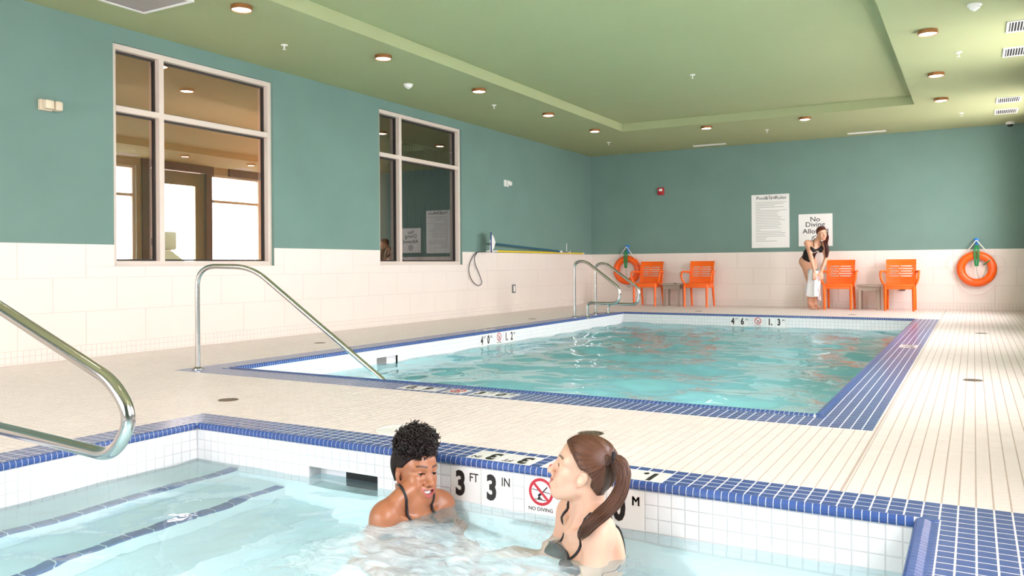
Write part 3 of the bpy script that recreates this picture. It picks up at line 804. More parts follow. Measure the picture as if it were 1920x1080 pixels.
# ================================================================== water
def water_mat(name, tint, ior, bump, bscale, foam=None, refract=False, stretch=(1, 1, 1), bdist=0.02):
    m = bpy.data.materials.new(name); m.use_nodes = True
    nt = m.node_tree; nt.nodes.clear(); N = nt.nodes.new; L = nt.links.new
    o = N('ShaderNodeOutputMaterial'); mx = N('ShaderNodeMixShader'); fr = N('ShaderNodeFresnel'); gl = N('ShaderNodeBsdfGlossy')
    if refract:
        tr = N('ShaderNodeBsdfRefraction'); tr.inputs['IOR'].default_value = ior; tr.inputs['Roughness'].default_value = 0.0
    else: tr = N('ShaderNodeBsdfTransparent')
    tr.inputs[0].default_value = tint
    gl.inputs['Roughness'].default_value = 0.02; fr.inputs[0].default_value = ior
    geo = N('ShaderNodeNewGeometry'); mp = N('ShaderNodeMapping'); mp.inputs['Scale'].default_value = stretch
    L(geo.outputs['Position'], mp.inputs['Vector'])
    nz = N('ShaderNodeTexNoise'); nz.inputs['Scale'].default_value = bscale; nz.inputs['Detail'].default_value = 2.5
    L(mp.outputs[0], nz.inputs['Vector'])
    bp = N('ShaderNodeBump'); bp.inputs['Strength'].default_value = bump; bp.inputs['Distance'].default_value = bdist
    L(nz.outputs['Fac'], bp.inputs['Height'])
    L(bp.outputs[0], fr.inputs['Normal']); L(bp.outputs[0], gl.inputs['Normal'])
    if refract: L(bp.outputs[0], tr.inputs['Normal'])
    L(fr.outputs[0], mx.inputs[0]); L(tr.outputs[0], mx.inputs[1]); L(gl.outputs[0], mx.inputs[2])
    last = mx.outputs[0]
    if foam:
        # white froth of the jets, carried by a vertex attribute and broken up by noise
        at = N('ShaderNodeAttribute'); at.attribute_name = 'froth'
        n2 = N('ShaderNodeTexNoise'); n2.inputs['Scale'].default_value = 9.0; n2.inputs['Detail'].default_value = 9; n2.inputs['Roughness'].default_value = 0.68
        n2.inputs['Distortion'].default_value = 1.4
        mp2 = N('ShaderNodeMapping'); mp2.inputs['Rotation'].default_value = (0, 0, 0.5); mp2.inputs['Scale'].default_value = (1.0, 2.0, 1)
        L(geo.outputs['Position'], mp2.inputs['Vector']); L(mp2.outputs[0], n2.inputs['Vector'])
        ad = N('ShaderNodeMath'); ad.operation = 'ADD'; L(n2.outputs['Fac'], ad.inputs[0]); L(at.outputs['Fac'], ad.inputs[1])
        mr = N('ShaderNodeMapRange'); mr.inputs[1].default_value = 0.92; mr.inputs[2].default_value = 1.5; mr.inputs[4].default_value = 0.85; L(ad.outputs[0], mr.inputs[0])
        df = N('ShaderNodeBsdfDiffuse'); df.inputs[0].default_value = (0.74, 0.87, 0.95, 1)
        m2 = N('ShaderNodeMixShader'); L(mr.outputs[0], m2.inputs[0]); L(last, m2.inputs[1]); L(df.outputs[0], m2.inputs[2]); last = m2.outputs[0]
    if foam is not None:
        # fine air bubbles make the spa water slightly milky
        df2 = N('ShaderNodeBsdfDiffuse'); df2.inputs[0].default_value = (0.76, 0.93, 1.0, 1)
        m3 = N('ShaderNodeMixShader'); m3.inputs[0].default_value = foam; L(last, m3.inputs[1]); L(df2.outputs[0], m3.inputs[2]); last = m3.outputs[0]
    L(last, o.inputs[0])
    return m
def waves(X, Y, specs, seed):
    r = np.random.default_rng(seed); Z = np.zeros_like(X)
    for (lam, amp, n, dirc, spread) in specs:
        for k in range(n):
            a = dirc + r.normal() * spread; l = lam * (0.7 + 0.6 * r.random()); ph = r.random() * 2 * PI
            w = 1 + 0.5 * np.sin(X * r.normal() * 1.2 + Y * r.normal() * 1.2 + r.random() * 6)
            Z += amp * w * np.sin((X * math.cos(a) + Y * math.sin(a)) * 2 * PI / l + ph)
    return Z
def grid_mesh(x0, x1, y0, y1, st, fz):
    nx, ny = int((x1 - x0) / st) + 1, int((y1 - y0) / st) + 1
    X, Y = np.meshgrid(np.linspace(x0, x1, nx), np.linspace(y0, y1, ny)); Z = fz(X, Y)
    V = np.stack([X, Y, Z], -1).reshape(-1, 3)
    idx = np.arange(nx * ny).reshape(ny, nx)
    Fc = np.stack([idx[:-1, :-1], idx[:-1, 1:], idx[1:, 1:], idx[1:, :-1]], -1).reshape(-1, 4)
    return V, Fc
M_POOLW = water_mat('pool_water', (0.62, 0.96, 1.0, 1), 1.33, 0.55, 3.2, refract=True, bdist=0.012)
fz = lambda X, Y: WZ + waves(X, Y, [(1.1, 0.0042, 5, 1.2, 0.9), (0.55, 0.0024, 7, 1.4, 1.0), (0.28, 0.0008, 8, 1.3, 1.2)], 3)
pw = obj('pool_water', grid_mesh(PX0 - 0.001, PX1 + 0.001, PY0 - 0.001, PY1 + 0.001, 0.03, fz), M_POOLW, smooth=True, fixn=False)
tag(pw, 'rippled turquoise water filling the swimming pool', 'water', kind='stuff')
M_SPAW = water_mat('spa_water', (0.84, 0.97, 1.0, 1), 1.33, 0.45, 6.0, foam=0.15, refract=True, bdist=0.012)
def spa_turb(X, Y):
    return np.exp(-(((X + 1.55) / 0.6) ** 2 + ((Y - 2.25) / 0.38) ** 2)) + 0.8 * np.exp(-(((X + 0.95) / 0.55) ** 2 + ((Y - 2.12) / 0.2) ** 2))
def fzs(X, Y):
    t = spa_turb(X, Y)
    return WZ + waves(X, Y, [(0.75, 0.0016, 5, 0.6, 1.0), (0.3, 0.0008, 7, 0.8, 1.4)], 11) + t * waves(X, Y, [(0.16, 0.0016, 10, 0, 3.0), (0.09, 0.0009, 10, 0, 3.0)], 5)
sv, sf = grid_mesh(SX0 + 0.002, SX1 - 0.002, SY0 + 0.002, SY1 - 0.006, 0.0125, fzs)
m_ = minus([(SX0, SX1, 0, 1)], SKX0, SKX1, 0, 1)
sw = obj('spa_water', (sv, sf), M_SPAW, smooth=True, fixn=False)
tag(sw, 'pale frothy water filling the spa', 'water', kind='stuff')
_fr = np.clip(0.80 * np.exp(-(((sv[:, 0] + 1.50) / 0.40) ** 2 + ((sv[:, 1] - 2.22) / 0.24) ** 2))
              + 1.0 * np.exp(-(((sv[:, 0] + 0.98) / 0.42) ** 2 + ((sv[:, 1] - 2.16) / 0.11) ** 2))
              + 0.62 * np.exp(-(((sv[:, 0] + 1.80) / 0.22) ** 2 + ((sv[:, 1] - 2.46) / 0.16) ** 2))
              + 0.45 * np.exp(-(((sv[:, 0] + 1.30) / 0.20) ** 2 + ((sv[:, 1] - 2.34) / 0.14) ** 2))
              + 0.55 * np.exp(-(((sv[:, 0] + 1.85) / 0.32) ** 2 + ((sv[:, 1] - 2.12) / 0.3) ** 2)), 0, 0.66)
at_ = sw.data.attributes.new('froth', 'FLOAT', 'POINT'); at_.data.foreach_set('value', _fr.astype(np.float32))
m = MB(); m.box(SKX0 + 0.001, SKX1 - 0.001, SY1 - 0.005, SY1 + 0.074, WZ - 0.001, WZ)
tag(obj('skimmer_water', m, M_SPAW), 'still water inside the spa skimmer mouth', 'water', kind='stuff')

# made-up underwater lamps, out of view, added to brighten pool and spa water
M_FILL_LENS = mat('water_fill_lens', (1, 1, 1, 1), 0.3, emit=(0.93, 0.98, 1.0, 1), estr=170.0)
def water_fill_light(loc, axis, sgn, label):
    t = thing('water_fill_light', label, 'light', loc, group='added underwater fill lamps')
    pr = lambda q: [(r, h * sgn) for r, h in q]
    obj('rim', MB().lathe(pr([(0.135, 0), (0.135, 0.012), (0.115, 0.018), (0.112, 0.006)]), n=28, axis=axis, cap=False), M_STEEL, t, smooth='auto')
    obj('lens', MB().lathe(pr([(0.113, 0.002), (0.113, 0.008), (0.07, 0.014), (0.01, 0.016)]), n=28, axis=axis), M_FILL_LENS, t, smooth='auto')
for x, w_ in ((-4.1, 'nearer the stair rail'), (-1.9, 'nearer the window wall')): water_fill_light((x, PY0 + 0.004, -0.62), 'y', 1, 'added underwater fill lamp in the near pool wall, %s' % w_)
water_fill_light((-1.9, SY0 + 0.004, -0.50), 'y', 1, 'added underwater fill lamp in the near wall of the spa')

# ================================================================== ceiling fittings
ORD = ['first', 'second', 'third', 'fourth', 'fifth', 'sixth', 'seventh']
def downlight(x, y, label, z=ZC):
    t = thing('ceiling_light', label, 'light', (x, y, z), group='round ceiling downlights')
    obj('rim', MB().lathe([(0.082, 0), (0.092, -0.002), (0.092, -0.036), (0.084, -0.04), (0.080, -0.034), (0.080, -0.01)], n=24, cap=False), M_COPPER, t, smooth='auto')
    obj('diffuser', MB().lathe([(0.080, -0.002), (0.080, -0.03), (0.060, -0.038), (0.02, -0.041)], n=24), M_LAMP, t, smooth='auto')
    return t
for i, y in enumerate((12.63, 10.91, 8.94, 6.98, 5.02, 3.06)): downlight(-5.55, y, 'round glowing downlight, %s from the end wall along the interior windows' % ORD[i])
for i, y in enumerate((12.79, 11.06, 8.99, 6.9, 4.9, 2.9)): downlight(-0.38, y, 'round glowing downlight, %s from the end wall beside the slatted vents' % ORD[i])
downlight(-3.842, 13.33, 'round glowing downlight between tray and end wall, toward the fire alarm')
downlight(-2.281, 13.33, 'round glowing downlight between tray and end wall, above the no diving sign')
downlight(-7.50, 5.66, 'round glowing downlight in the hall behind the first interior window', 2.98); downlight(-8.8, 3.4, 'added unseen fill downlight at the hall end wall, by the outer wall', 2.98); downlight(-7.8, 3.0, 'added unseen fill downlight at the hall end wall, by the pool side wall', 2.98)  # the two at the hall end are unseen, added to lift the hall's brightness
downlight(-4.2, 2.2, 'round glowing downlight before the tray, over the spa steps'); downlight(-2.0, 2.2, 'round glowing downlight before the tray, over the spa bathers')
def sprinkler(x, y, label, z=ZC):
    t = thing('fire_sprinkler', label, 'sprinkler', (x, y, z), group='ceiling sprinkler heads')
    obj('escutcheon', MB().lathe([(0.035, 0), (0.034, -0.006), (0.012, -0.012)], n=18), M_WHITE, t)
    obj('stem', MB().lathe([(0.007, -0.006), (0.007, -0.03), (0.004, -0.045)], n=10), M_WHITE, t)
    obj('deflector', MB().lathe([(0.004, -0.044), (0.017, -0.046), (0.017, -0.049), (0.004, -0.05)], n=14), M_WHITE, t)
for x, y, lb in [(-6.15, 6.12, 'small white sprinkler on ceiling above the first interior window'), (-5.92, 9.94, 'small white sprinkler on ceiling above the second interior window'),
                 (-5.91, 14.09, 'small white sprinkler on ceiling in the pole corner'), (-0.13, 10.09, 'small white sprinkler on ceiling between downlights and slatted vents'),
                 (-0.15, 14.22, 'small white sprinkler on ceiling near the dome camera'), (-3.05, 14.2, 'small white sprinkler on ceiling before the end wall, above the rules sign')]: sprinkler(x, y, lb)
sprinkler(-3.10, 10.15, 'small white sprinkler inside the raised ceiling tray', ZC + TRH)
def detector(x, y, label):
    t = thing('smoke_detector', label, 'detector', (x, y, ZC))
    obj('base', MB().lathe([(0.06, 0), (0.06, -0.012), (0.05, -0.02)], n=24), M_WHITE, t, smooth='auto')
    obj('cover', MB().lathe([(0.048, -0.018), (0.044, -0.036), (0.028, -0.046), (0.012, -0.058), (0.004, -0.062)], n=24), M_WHITE, t, smooth='auto')
detector(-6.16, 8.24, 'white smoke detector on ceiling above the second interior window'); detector(0.02, 8.29, 'white smoke detector beside the ceiling vents')
def vent(x, y, sx_, sy_, along, label, group=None):
    t = thing('ceiling_vent', label, 'vent', (x, y, ZC), group=group)
    m = MB()
    for (a, b, c, d) in minus([(-sx_/2, sx_/2, -sy_/2, sy_/2)], -sx_/2 + 0.022, sx_/2 - 0.022, -sy_/2 + 0.022, sy_/2 - 0.022): m.box(a, b, c, d, -0.012, 0)
    obj('frame', m, M_WHITE, t)
    obj('backing', MB().box(-sx_/2 + 0.02, sx_/2 - 0.02, -sy_/2 + 0.02, sy_/2 - 0.02, -0.003, 0), M_DARK, t)
    L_ = (sx_ if along == 'y' else sy_) - 0.05; n = max(2, int(L_ / 0.024)); st = L_ / n
    sl = MB().box(-0.004, 0.004, -sy_/2 + 0.022, sy_/2 - 0.022, -0.011, -0.003) if along == 'y' else MB().box(-sx_/2 + 0.022, sx_/2 - 0.022, -0.004, 0.004, -0.011, -0.003)
    me = mesh_from('slat', sl.v, sl.f, M_WHITE)
    for k in range(n):
        q = -L_/2 + (k + 0.5) * st
        inst('slat', me, t, (q, 0, 0) if along == 'y' else (0, q, 0))
for i, y in enumerate((14.39, 13.38, 10.36, 9.25)):
    vent(0.44, y, 0.30, 0.42, 'y', 'white slatted ceiling vent, %s from the end wall' % ORD[i], 'vents along the window wall')
vent(-1.61, 15.4, 0.62, 0.12, 'x', 'long narrow white ceiling vent above a pair of chairs and the window side', 'vents above the end wall')
vent(-4.38, 15.4, 0.62, 0.12, 'x', 'long narrow white ceiling vent beside the fire alarm', 'vents above the end wall')
t = thing('return_grille', 'large square grey return air grille in white ceiling frame', 'grille', (-6.11, 4.38, ZC))
m = MB()
for (a, b, c, d) in minus([(-.33, .33, -.33, .33)], -.30, .30, -.30, .30): m.box(a, b, c, d, -0.014, 0)
obj('frame', m, M_WHITE, t)
m_perf = mat('perforated_grey', lin(168, 160, 156), 0.6, bump=0.6, bscale=220)
obj('perforated_plate', MB().box(-.302, .302, -.302, .302, -0.008, 0), m_perf, t)
t = thing('dome_camera', 'white dome camera with dark lens in ceiling corner', 'camera', (0.53, 15.55, ZC))
obj('housing', MB().lathe([(0.062, 0), (0.064, -0.03), (0.052, -0.042)], n=24), M_WHITE, t, smooth='auto')
obj('dome', MB().lathe([(0.046, -0.036), (0.042, -0.058), (0.028, -0.074), (0.006, -0.08)], n=24), mat('dark_dome', lin(20, 24, 28), 0.1), t, smooth='auto')

# ================================================================== left wall fittings
def emergency_light(y, z, s, label):
    t = thing('emergency_light', label, 'light', (XL, y, z))
    obj('housing', MB().bevbox(0, 0.05*s, -0.10*s, 0.03*s, -0.055*s, 0.055*s, 0.008*s), M_OFFWHITE, t, smooth='auto')
    obj('lamp_head', MB().bevbox(0.045*s, 0.12*s, -0.085*s, 0.005*s, -0.045*s, 0.045*s, 0.012*s), M_OFFWHITE, t, smooth='auto')
    obj('lamp_head', MB().bevbox(0.02*s, 0.11*s, 0.02*s, 0.105*s, -0.05*s, 0.05*s, 0.02*s), M_OFFWHITE, t, smooth='auto')
emergency_light(4.17, 2.23, 0.85, 'almond twin emergency light on teal wall before the first window')
t = thing('wall_sensor', 'small white twin sensor box on teal wall past the second window', 'sensor', (XL, 12.17, 2.23))
obj('back_plate', MB().bevbox(0, 0.025, -0.09, 0.06, -0.055, 0.055, 0.006), M_WHITE, t, smooth='auto')
obj('sensor_head', MB().bevbox(0.02, 0.075, -0.06, 0.02, -0.035, 0.04, 0.01), M_WHITE, t, smooth='auto')
obj('sensor_head', MB().bevbox(0.02, 0.07, 0.03, 0.10, -0.035, 0.035, 0.012), M_WHITE, t, smooth='auto')
t = thing('wall_outlet', 'grey framed outlet on cream wainscot beneath the pool poles', 'outlet', (XL + 0.0062, 12.39, 0.405))
obj('cover', MB().bevbox(0, 0.02, -0.055, 0.055, -0.075, 0.075, 0.006), M_GREYM, t, smooth='auto')
obj('socket', MB().bevbox(0.016, 0.026, -0.028, 0.028, -0.05, 0.05, 0.004), M_WHITE, t, smooth='auto')
# two hooks, the poles that lie on them
for i, y in enumerate((11.62, 14.55)):
    t = thing('pole_hook', 'slim white pole hook beside the net head' if i == 0 else 'slim white pole hook near the room corner', 'hook', (XL, y, 1.05))
    obj('plate', MB().bevbox(0, 0.008, -0.012, 0.012, -0.02, 0.19, 0.003), M_WHITE, t)
    obj('prong', MB().tube(smoothpath([(0.004, 0, -0.018), (0.085, 0, -0.018), (0.085, 0, 0.02)], 5, 0.012), 0.005, 8), M_WHITE, t, smooth=True)
    obj('prong', MB().tube(smoothpath([(0.004, 0, 0.09 if i == 0 else 0.02), (0.085, 0, 0.09 if i == 0 else 0.02), (0.085, 0, 0.13 if i == 0 else 0.06)], 5, 0.012), 0.005, 8), M_WHITE, t, smooth=True)
t = thing('yellow_pole', 'long yellow telescopic pole lying on wall hooks', 'pole', (XL + 0.038, 13.4, 1.052))
obj('shaft', MB().tube([(0, -1.62, 0.002), (0, 1.84, -0.004)], 0.0165, 14), M_YELLOW, t, smooth='auto')
obj('sleeve', MB().tube([(0, -1.95, 0.002), (0, -1.60, 0.002)], 0.0125, 12), M_WHITE, t, smooth='auto')
obj('end_cap', MB().tube([(0, 1.835, -0.004), (0, 1.88, -0.004)], 0.018, 12), M_WHITE, t, smooth='auto')
t = thing('leaf_skimmer', 'white pool net with navy rim on blue pole on wall hooks', 'net', (XL + 0.086, 11.45, 1.19))
pA, pB = np.array([0, 0.06, -0.012]), np.array([0.0, 2.62, -0.115])
obj('pole', MB().tube([pA, pB], 0.017, 14), M_POLE, t, smooth='auto')
obj('collar', MB().tube([pB - (pB-pA)*0.005, pB + (pB-pA)*0.035], 0.021, 12), M_WHITE, t, smooth='auto')
obj('inner_pole', MB().tube([pB, pB + (pB-pA)*0.13], 0.0125, 12), M_STEEL, t, smooth='auto')
rim = [(0.085 - 0.055*math.copysign(abs(math.cos(a))**0.6, math.cos(a)), -0.07 + 0.10*math.copysign(abs(math.cos(a))**0.6, math.cos(a)), 0.155*math.copysign(abs(math.sin(a))**0.6, math.sin(a))) for a in np.linspace(0, 2*PI, 41)]
obj('rim', MB().tube(rim, 0.011, 8, cap=False), M_NAVY, t, smooth=True)
nv = [(p[0], p[1], p[2]) for p in rim[:-1]]; c_ = (0.10, -0.06, 0.0)
mid_ = [tuple(0.55*np.array(p) + 0.45*np.array(c_) + np.array([0.03, 0.02, 0])) for p in nv]; k = len(nv)
obj('net', (nv + mid_ + [(0.145, -0.035, 0)], [(i, (i+1) % k, k + (i+1) % k, k + i) for i in range(k)] + [(k + i, k + (i+1) % k, 2*k) for i in range(k)]), M_WHITE, t, smooth=True)
obj('yoke', MB().tube([(0.0, 0.08, -0.012), (0.01, 0.05, -0.01), (0.03, 0.02, 0.0)], 0.012, 8), M_WHITE, t, smooth=True)
cp = [onx(u, v, XL + 0.03) for u, v in [(904, 472), (893, 474), (884, 486), (879, 505), (884, 524), (895, 535), (902, 533), (903, 527), (897, 510), (891, 495), (890, 482), (895, 473)]]
tag(obj('cord', MB().tube(catmull(cp, 5), 0.006, 7), M_CABLE, smooth=True), 'dark cord hanging in a loop on the wainscot', 'cord')

# ================================================================== end wall fittings
t = thing('fire_alarm', 'red fire alarm strobe box on teal end wall', 'alarm', (-5.474, YF, 2.285))
obj('housing', MB().bevbox(-0.065, 0.065, -0.045, 0, -0.075, 0.075, 0.008), M_REDP, t, smooth='auto')
obj('strobe', MB().bevbox(-0.035, 0.035, -0.062, -0.044, 0.0, 0.05, 0.006), M_WHITE, t, smooth='auto')
def sign(name, label, x0, x1, z0, z1):
    t = thing(name, label, 'sign', ((x0 + x1) / 2, YF - 0.001, (z0 + z1) / 2))
    obj('panel', MB().bevbox(-(x1-x0)/2, (x1-x0)/2, -0.008, 0, -(z1-z0)/2, (z1-z0)/2, 0.002), M_PAPER, t)
    return t
EX, EZ = (1, 0, 0), (0, 0, 1)
t = sign('rules_sign', 'tall white Pool & Spa Rules sign with small print', -3.683, -2.988, 1.112, 2.12)
for w_, dx in (('Pool', -0.172), ('&', -0.062), ('Spa', 0.035), ('Rules', 0.195)): obj('lettering', on_plane(shift(text_geo(w_, 0.092, 0.004), dx, 0.44), (0, -0.0085, 0), EX, EZ, 0.0006), M_BLACK, t, fixn=False)
rl = random.Random(4); z = 0.355; ws = [.58,.52,.36,.53,.09,.58,.44,.40,.42,.49,.47,.55,.44,.48,.49,.44,.48,.09,.48,.56,.54,.56,.21,.18,.40]
rows = MB()
for w in ws:
    rows.box(-0.27, -0.27 + w * 0.98, -0.0092, -0.0082, z - 0.004, z + 0.004); z -= 0.0305
obj('small_print', rows, M_GREYP, t)
t = sign('no_diving_sign', 'square white No Diving Allowed sign behind standing woman', -2.826, -2.232, 1.128, 1.722)
for s_, zz in (('No', 0.20), ('Diving', 0.09), ('Allowed', -0.02)):
    sp = ' '.join(s_) if False else s_
    cu_ = text_geo(sp, 0.125, 0.004, condense=1.08)
    obj('lettering', on_plane(shift(cu_, 0, zz), (0, -0.0085, 0), EX, EZ, 0.0006), M_BLACK, t, fixn=False)
obj('symbol', on_plane(shift(merge(ring_geo(0.055, 0.066), bar_geo(-0.04, 0.04, 0.04, -0.04, 0.01), bar_geo(-0.035, -0.02, 0.035, 0.03, 0.012)), 0, -0.17), (0, -0.0085, 0), EX, EZ, 0.0006), M_BLACK, t, fixn=False)
t = thing('wall_outlet', 'dark outlet low on the end wall behind a chair', 'outlet', (-1.089, YF - 0.0062, 0.36))
obj('cover', MB().bevbox(-0.05, 0.05, -0.025, 0, -0.04, 0.04, 0.006), M_GREYM, t, smooth='auto')
obj('socket', MB().bevbox(-0.03, 0.03, -0.03, -0.022, -0.025, 0.025, 0.003), M_GASKET, t, smooth='auto')
def life_ring(x, kind):
    zc, yc = 0.70, YF - 0.075
    far = kind == 'corner'
    h = thing('ring_hook', 'blue plastic wall hook above the life ring in the room corner' if far else 'blue plastic wall hook above the life ring by the window wall', 'hook', (x, YF, 1.14))
    obj('back_plate', MB().bevbox(-0.022, 0.022, -0.012, 0, -0.085, 0.075, 0.005), M_BLUEHOOK, h, smooth='auto')
    obj('knob', MB().lathe([(0.012, 0), (0.013, -0.05), (0.034, -0.056), (0.036, -0.07), (0.02, -0.08)], (0, 0, 0.045), 14, 'y'), M_BLUEHOOK, h, smooth='auto')
    obj('knob', MB().lathe([(0.010, 0), (0.011, -0.07), (0.026, -0.075), (0.026, -0.088), (0.014, -0.094)], (0, 0, -0.05), 14, 'y'), M_BLUEHOOK, h, smooth='auto')
    r = thing('life_ring', 'orange life ring hung on end wall by the room corner, partly behind a chair' if far else 'orange life ring hung on end wall near the window wall', 'life ring', (x, yc, zc - 0.30))
    n, k = 48, 18; V = []; Fc = []
    for i in range(n):
        a = 2*PI*i/n
        for j in range(k):
            b = 2*PI*j/k; rr = 0.232 + 0.066*math.cos(b); V.append((rr*math.cos(a), 0.058*math.sin(b), 0.30 + rr*math.sin(a)))
    for i in range(n):
        for j in range(k): Fc.append((i*k+j, ((i+1) % n)*k+j, ((i+1) % n)*k+(j+1) % k, i*k+(j+1) % k))
    obj('ring', (V, Fc), M_RING, r, smooth=True)
    for a0, a1, o_ in ((205, 335, .42), (130, 200, .44), (-20, 50, .44)):
        pp = []
        for q in range(13):
            s = q/12; a = math.radians(a0 + (a1 - a0)*s); rr = 0.295 + (o_ - 0.295)*math.sin(PI*s); pp.append((rr*math.cos(a), 0.02, 0.30 + rr*math.sin(a)))
        obj('grab_rope', MB().tube(pp, 0.005, 6), M_ROPE, r, smooth=True)
    a1, a2 = math.radians(128), math.radians(52); e = 0.30
    obj('hanging_rope', MB().tube([(e*math.cos(a1), -0.03, 0.30 + e*math.sin(a1)), (-0.006, -0.03, 0.30 + 0.475), (0.006, -0.03, 0.30 + 0.475), (e*math.cos(a2), -0.03, 0.30 + e*math.sin(a2))], 0.008, 8), M_ROPE, r, smooth=True)
    lp = MB()
    for q in (-0.03, -0.012, 0.012, 0.03):
        lp.tube(catmull([(q*0.4, -0.05, 0.70), (q*1.2, -0.075, 0.60), (q, -0.08, 0.46), (q*0.7, -0.075, 0.345)], 5), 0.0085, 7)
    obj('green_line', lp, M_GREEN, r, smooth=True)
    if far: tail = [(0.0, -0.06, 0.35), (-0.01, -0.03, 0.2), (0.0, -0.02, 0.02), (0.02, -0.01, -0.04), (0.05, -0.01, -0.05), (0.06, -0.01, 0.02)]
    else:
        tail = [(0.0, -0.06, 0.35), (0.01, -0.04, 0.22), (0.05, -0.02, 0.12), (0.09, -0.03, 0.16), (0.14, -0.05, 0.34)]
        obj('green_wrap', MB().tube([(0.16 + 0.075*math.cos(b)*0.75, -0.064*math.sin(b), 0.30 + 0.118 + 0.20*0.0 + 0.075*math.cos(b)*0.62) for b in np.linspace(0, 2*PI, 17)], 0.009, 7, cap=False), M_GREEN, r, smooth=True)
    obj('loose_line', MB().tube(catmull(tail, 6), 0.0035, 6), M_GREEN, r, smooth=True)
life_ring(-6.192, 'corner'); life_ring(0.042, 'window')

# chairs ---------------------------------------------------------------------------------------
def make_chair():
    t = thing('armchair', '', 'chair')
    # seat with apron
    obj('seat', MB().bevbox(-0.235, 0.235, -0.25, 0.20, 0.415, 0.452, 0.010), M_ORANGE, t, smooth='auto')
    obj('apron', MB().bevbox(-0.222, 0.222, -0.24, 0.19, 0.365, 0.420, 0.008), M_ORANGE, t, smooth='auto')
    # backrest: panel with two columns of slots, leaning back
    holes = []
    for i, zz in enumerate((0.575, 0.617, 0.660, 0.703, 0.746)):
        a, b, c = ((-0.165, -0.02, 0.165) if i % 2 == 0 else (-0.18, -0.055, 0.18))
        holes += [(a, b - 0.012, zz, zz + 0.019), (b + 0.012, c, zz, zz + 0.021)]
    rs = [(-0.235, 0.235, 0.44, 0.872)]
    for h in holes: rs = minus(rs, *h)
    m = MB()
    for (a, b, c, d) in rs:
        n = max(1, int((b - a) / 0.05))
        for q in range(n): m.box(a + (b-a)*q/n, a + (b-a)*(q+1)/n, 0, 0.016, c, d)
    fy = lambda x, z: 0.155 + (z - 0.44) * 0.20 - 0.25 * x * x * 2 + (0.02 if z > 0.85 else 0)
    m.v = [(x, y + fy(x, z), z) for (x, y, z) in m.v]
    obj('backrest', m, M_ORANGE, t)
    for s in (-1, 1):
        obj('leg', MB().tube([(s*0.215, -0.235, 0.0), (s*0.215, -0.225, 0.42)], [0.019, 0.026], 4), M_ORANGE, t)
        obj('leg', MB().tube([(s*0.218, 0.262, 0.0), (s*0.212, 0.17, 0.44), (s*0.225, 0.20, 0.64)], [0.018, 0.024, 0.017], 4), M_ORANGE, t)
        p = smoothpath([(s*0.228, 0.185, 0.655), (s*0.285, 0.10, 0.668), (s*0.292, -0.17, 0.668), (s*0.285, -0.19, 0.53), (s*0.232, -0.14, 0.43)], 6, 0.07)
        obj('armrest', MB().tube(p, 0.0195, 8), M_ORANGE, t, smooth=True)
    return t
ch = make_chair()
CH = [(-5.60, 15.32, 'orange armchair standing in front of the life ring by the room corner'), (-4.575, 15.30, 'orange armchair next to the side table, away from the room corner'),
      (-2.06, 15.30, 'orange armchair beside the standing woman'), (-1.09, 15.29, 'orange armchair between a side table and the life ring near the window wall')]
for i, (x, y, lb) in enumerate(CH):
    o = ch if i == 0 else copy_tree(ch)
    o.location = (x, y, 0); o['label'] = lb; o['group'] = 'orange armchairs along the end wall'
def make_table():
    t = thing('side_table', '', 'table')
    obj('table_top', MB().bevbox(-0.19, 0.19, -0.19, 0.19, 0.405, 0.435, 0.006), M_TABLE, t, smooth='auto')
    m = MB()
    for (a, b, c, d) in ((-0.15, 0.15, -0.155, -0.14), (-0.15, 0.15, 0.14, 0.155), (-0.155, -0.14, -0.15, 0.15), (0.14, 0.155, -0.15, 0.15)): m.box(a, b, c, d, 0.335, 0.405)
    obj('apron', m, M_TABLE, t)
    for sx_ in (-1, 1):
        for sy_ in (-1, 1): obj('leg', MB().bevbox(sx_*0.145 - 0.021, sx_*0.145 + 0.021, sy_*0.145 - 0.021, sy_*0.145 + 0.021, 0, 0.40, 0.004), M_TABLE, t)
    return t
tb = make_table()
for i, (x, y, lb) in enumerate([(-5.09, 15.36, 'taupe square side table with a small dark object on top'), (-1.575, 15.36, 'taupe square side table with an empty top')]):
    o = tb if i == 0 else copy_tree(tb); o.location = (x, y, 0); o['label'] = lb; o['group'] = 'side tables between the chairs'
t = thing('small_clip', 'tiny dark clip lying on a side table', 'clip', (-5.07, 15.36, 0.435))
obj('body', MB().bevbox(-0.02, 0.0, -0.012, 0.012, 0, 0.014, 0.003), M_GASKET, t); obj('body', MB().bevbox(0.012, 0.035, -0.012, 0.012, 0, 0.012, 0.003), M_GASKET, t)

# ================================================================== rails
def flange(parent, x, y, r): obj('flange', MB().lathe([(r*2.4, 0), (r*2.4, 0.006), (r*1.5, 0.016), (r*1.02, 0.02)], (x, y, 0.0005), 24), M_STEEL, parent, smooth='auto', world=True)
def rail(name, label, pts, r, feet, group=None):
    t = thing(name, label, 'handrail', (feet[0][0], feet[0][1], 0), group=group)
    obj('tube', MB().tube(pts, r, 20), M_STEEL, t, smooth='auto', world=True)
    for (x, y) in feet: flange(t, x, y, r)
    return t
RY = 1.77
k_ = (0.661 - 0.442) / (-3.302 + 2.668)
gp = [(-4.05, RY, -0.02), (-4.05, RY, 0.80), (-3.84, RY, 0.846), (-2.60, RY, 0.846 + k_*1.24), (-2.497, RY, 0.30), (-2.60, RY, 0.158), (-3.30, RY, 0.19), (-3.62, RY, 0.20), (-3.66, RY, -0.02)]
rail('grab_rail', 'thick steel grab rail arching over the spa steps', smoothpath(gp, 12, [0, .12, .12, .10, .12, .12, .1, .12, 0]), 0.0235, [(-4.05, RY), (-3.66, RY)])
B_ = onz(371, 692); E_ = onz(717, 711, -0.05); dv = (E_ - B_)[:2]; dl = np.linalg.norm(dv); dv = dv / dl
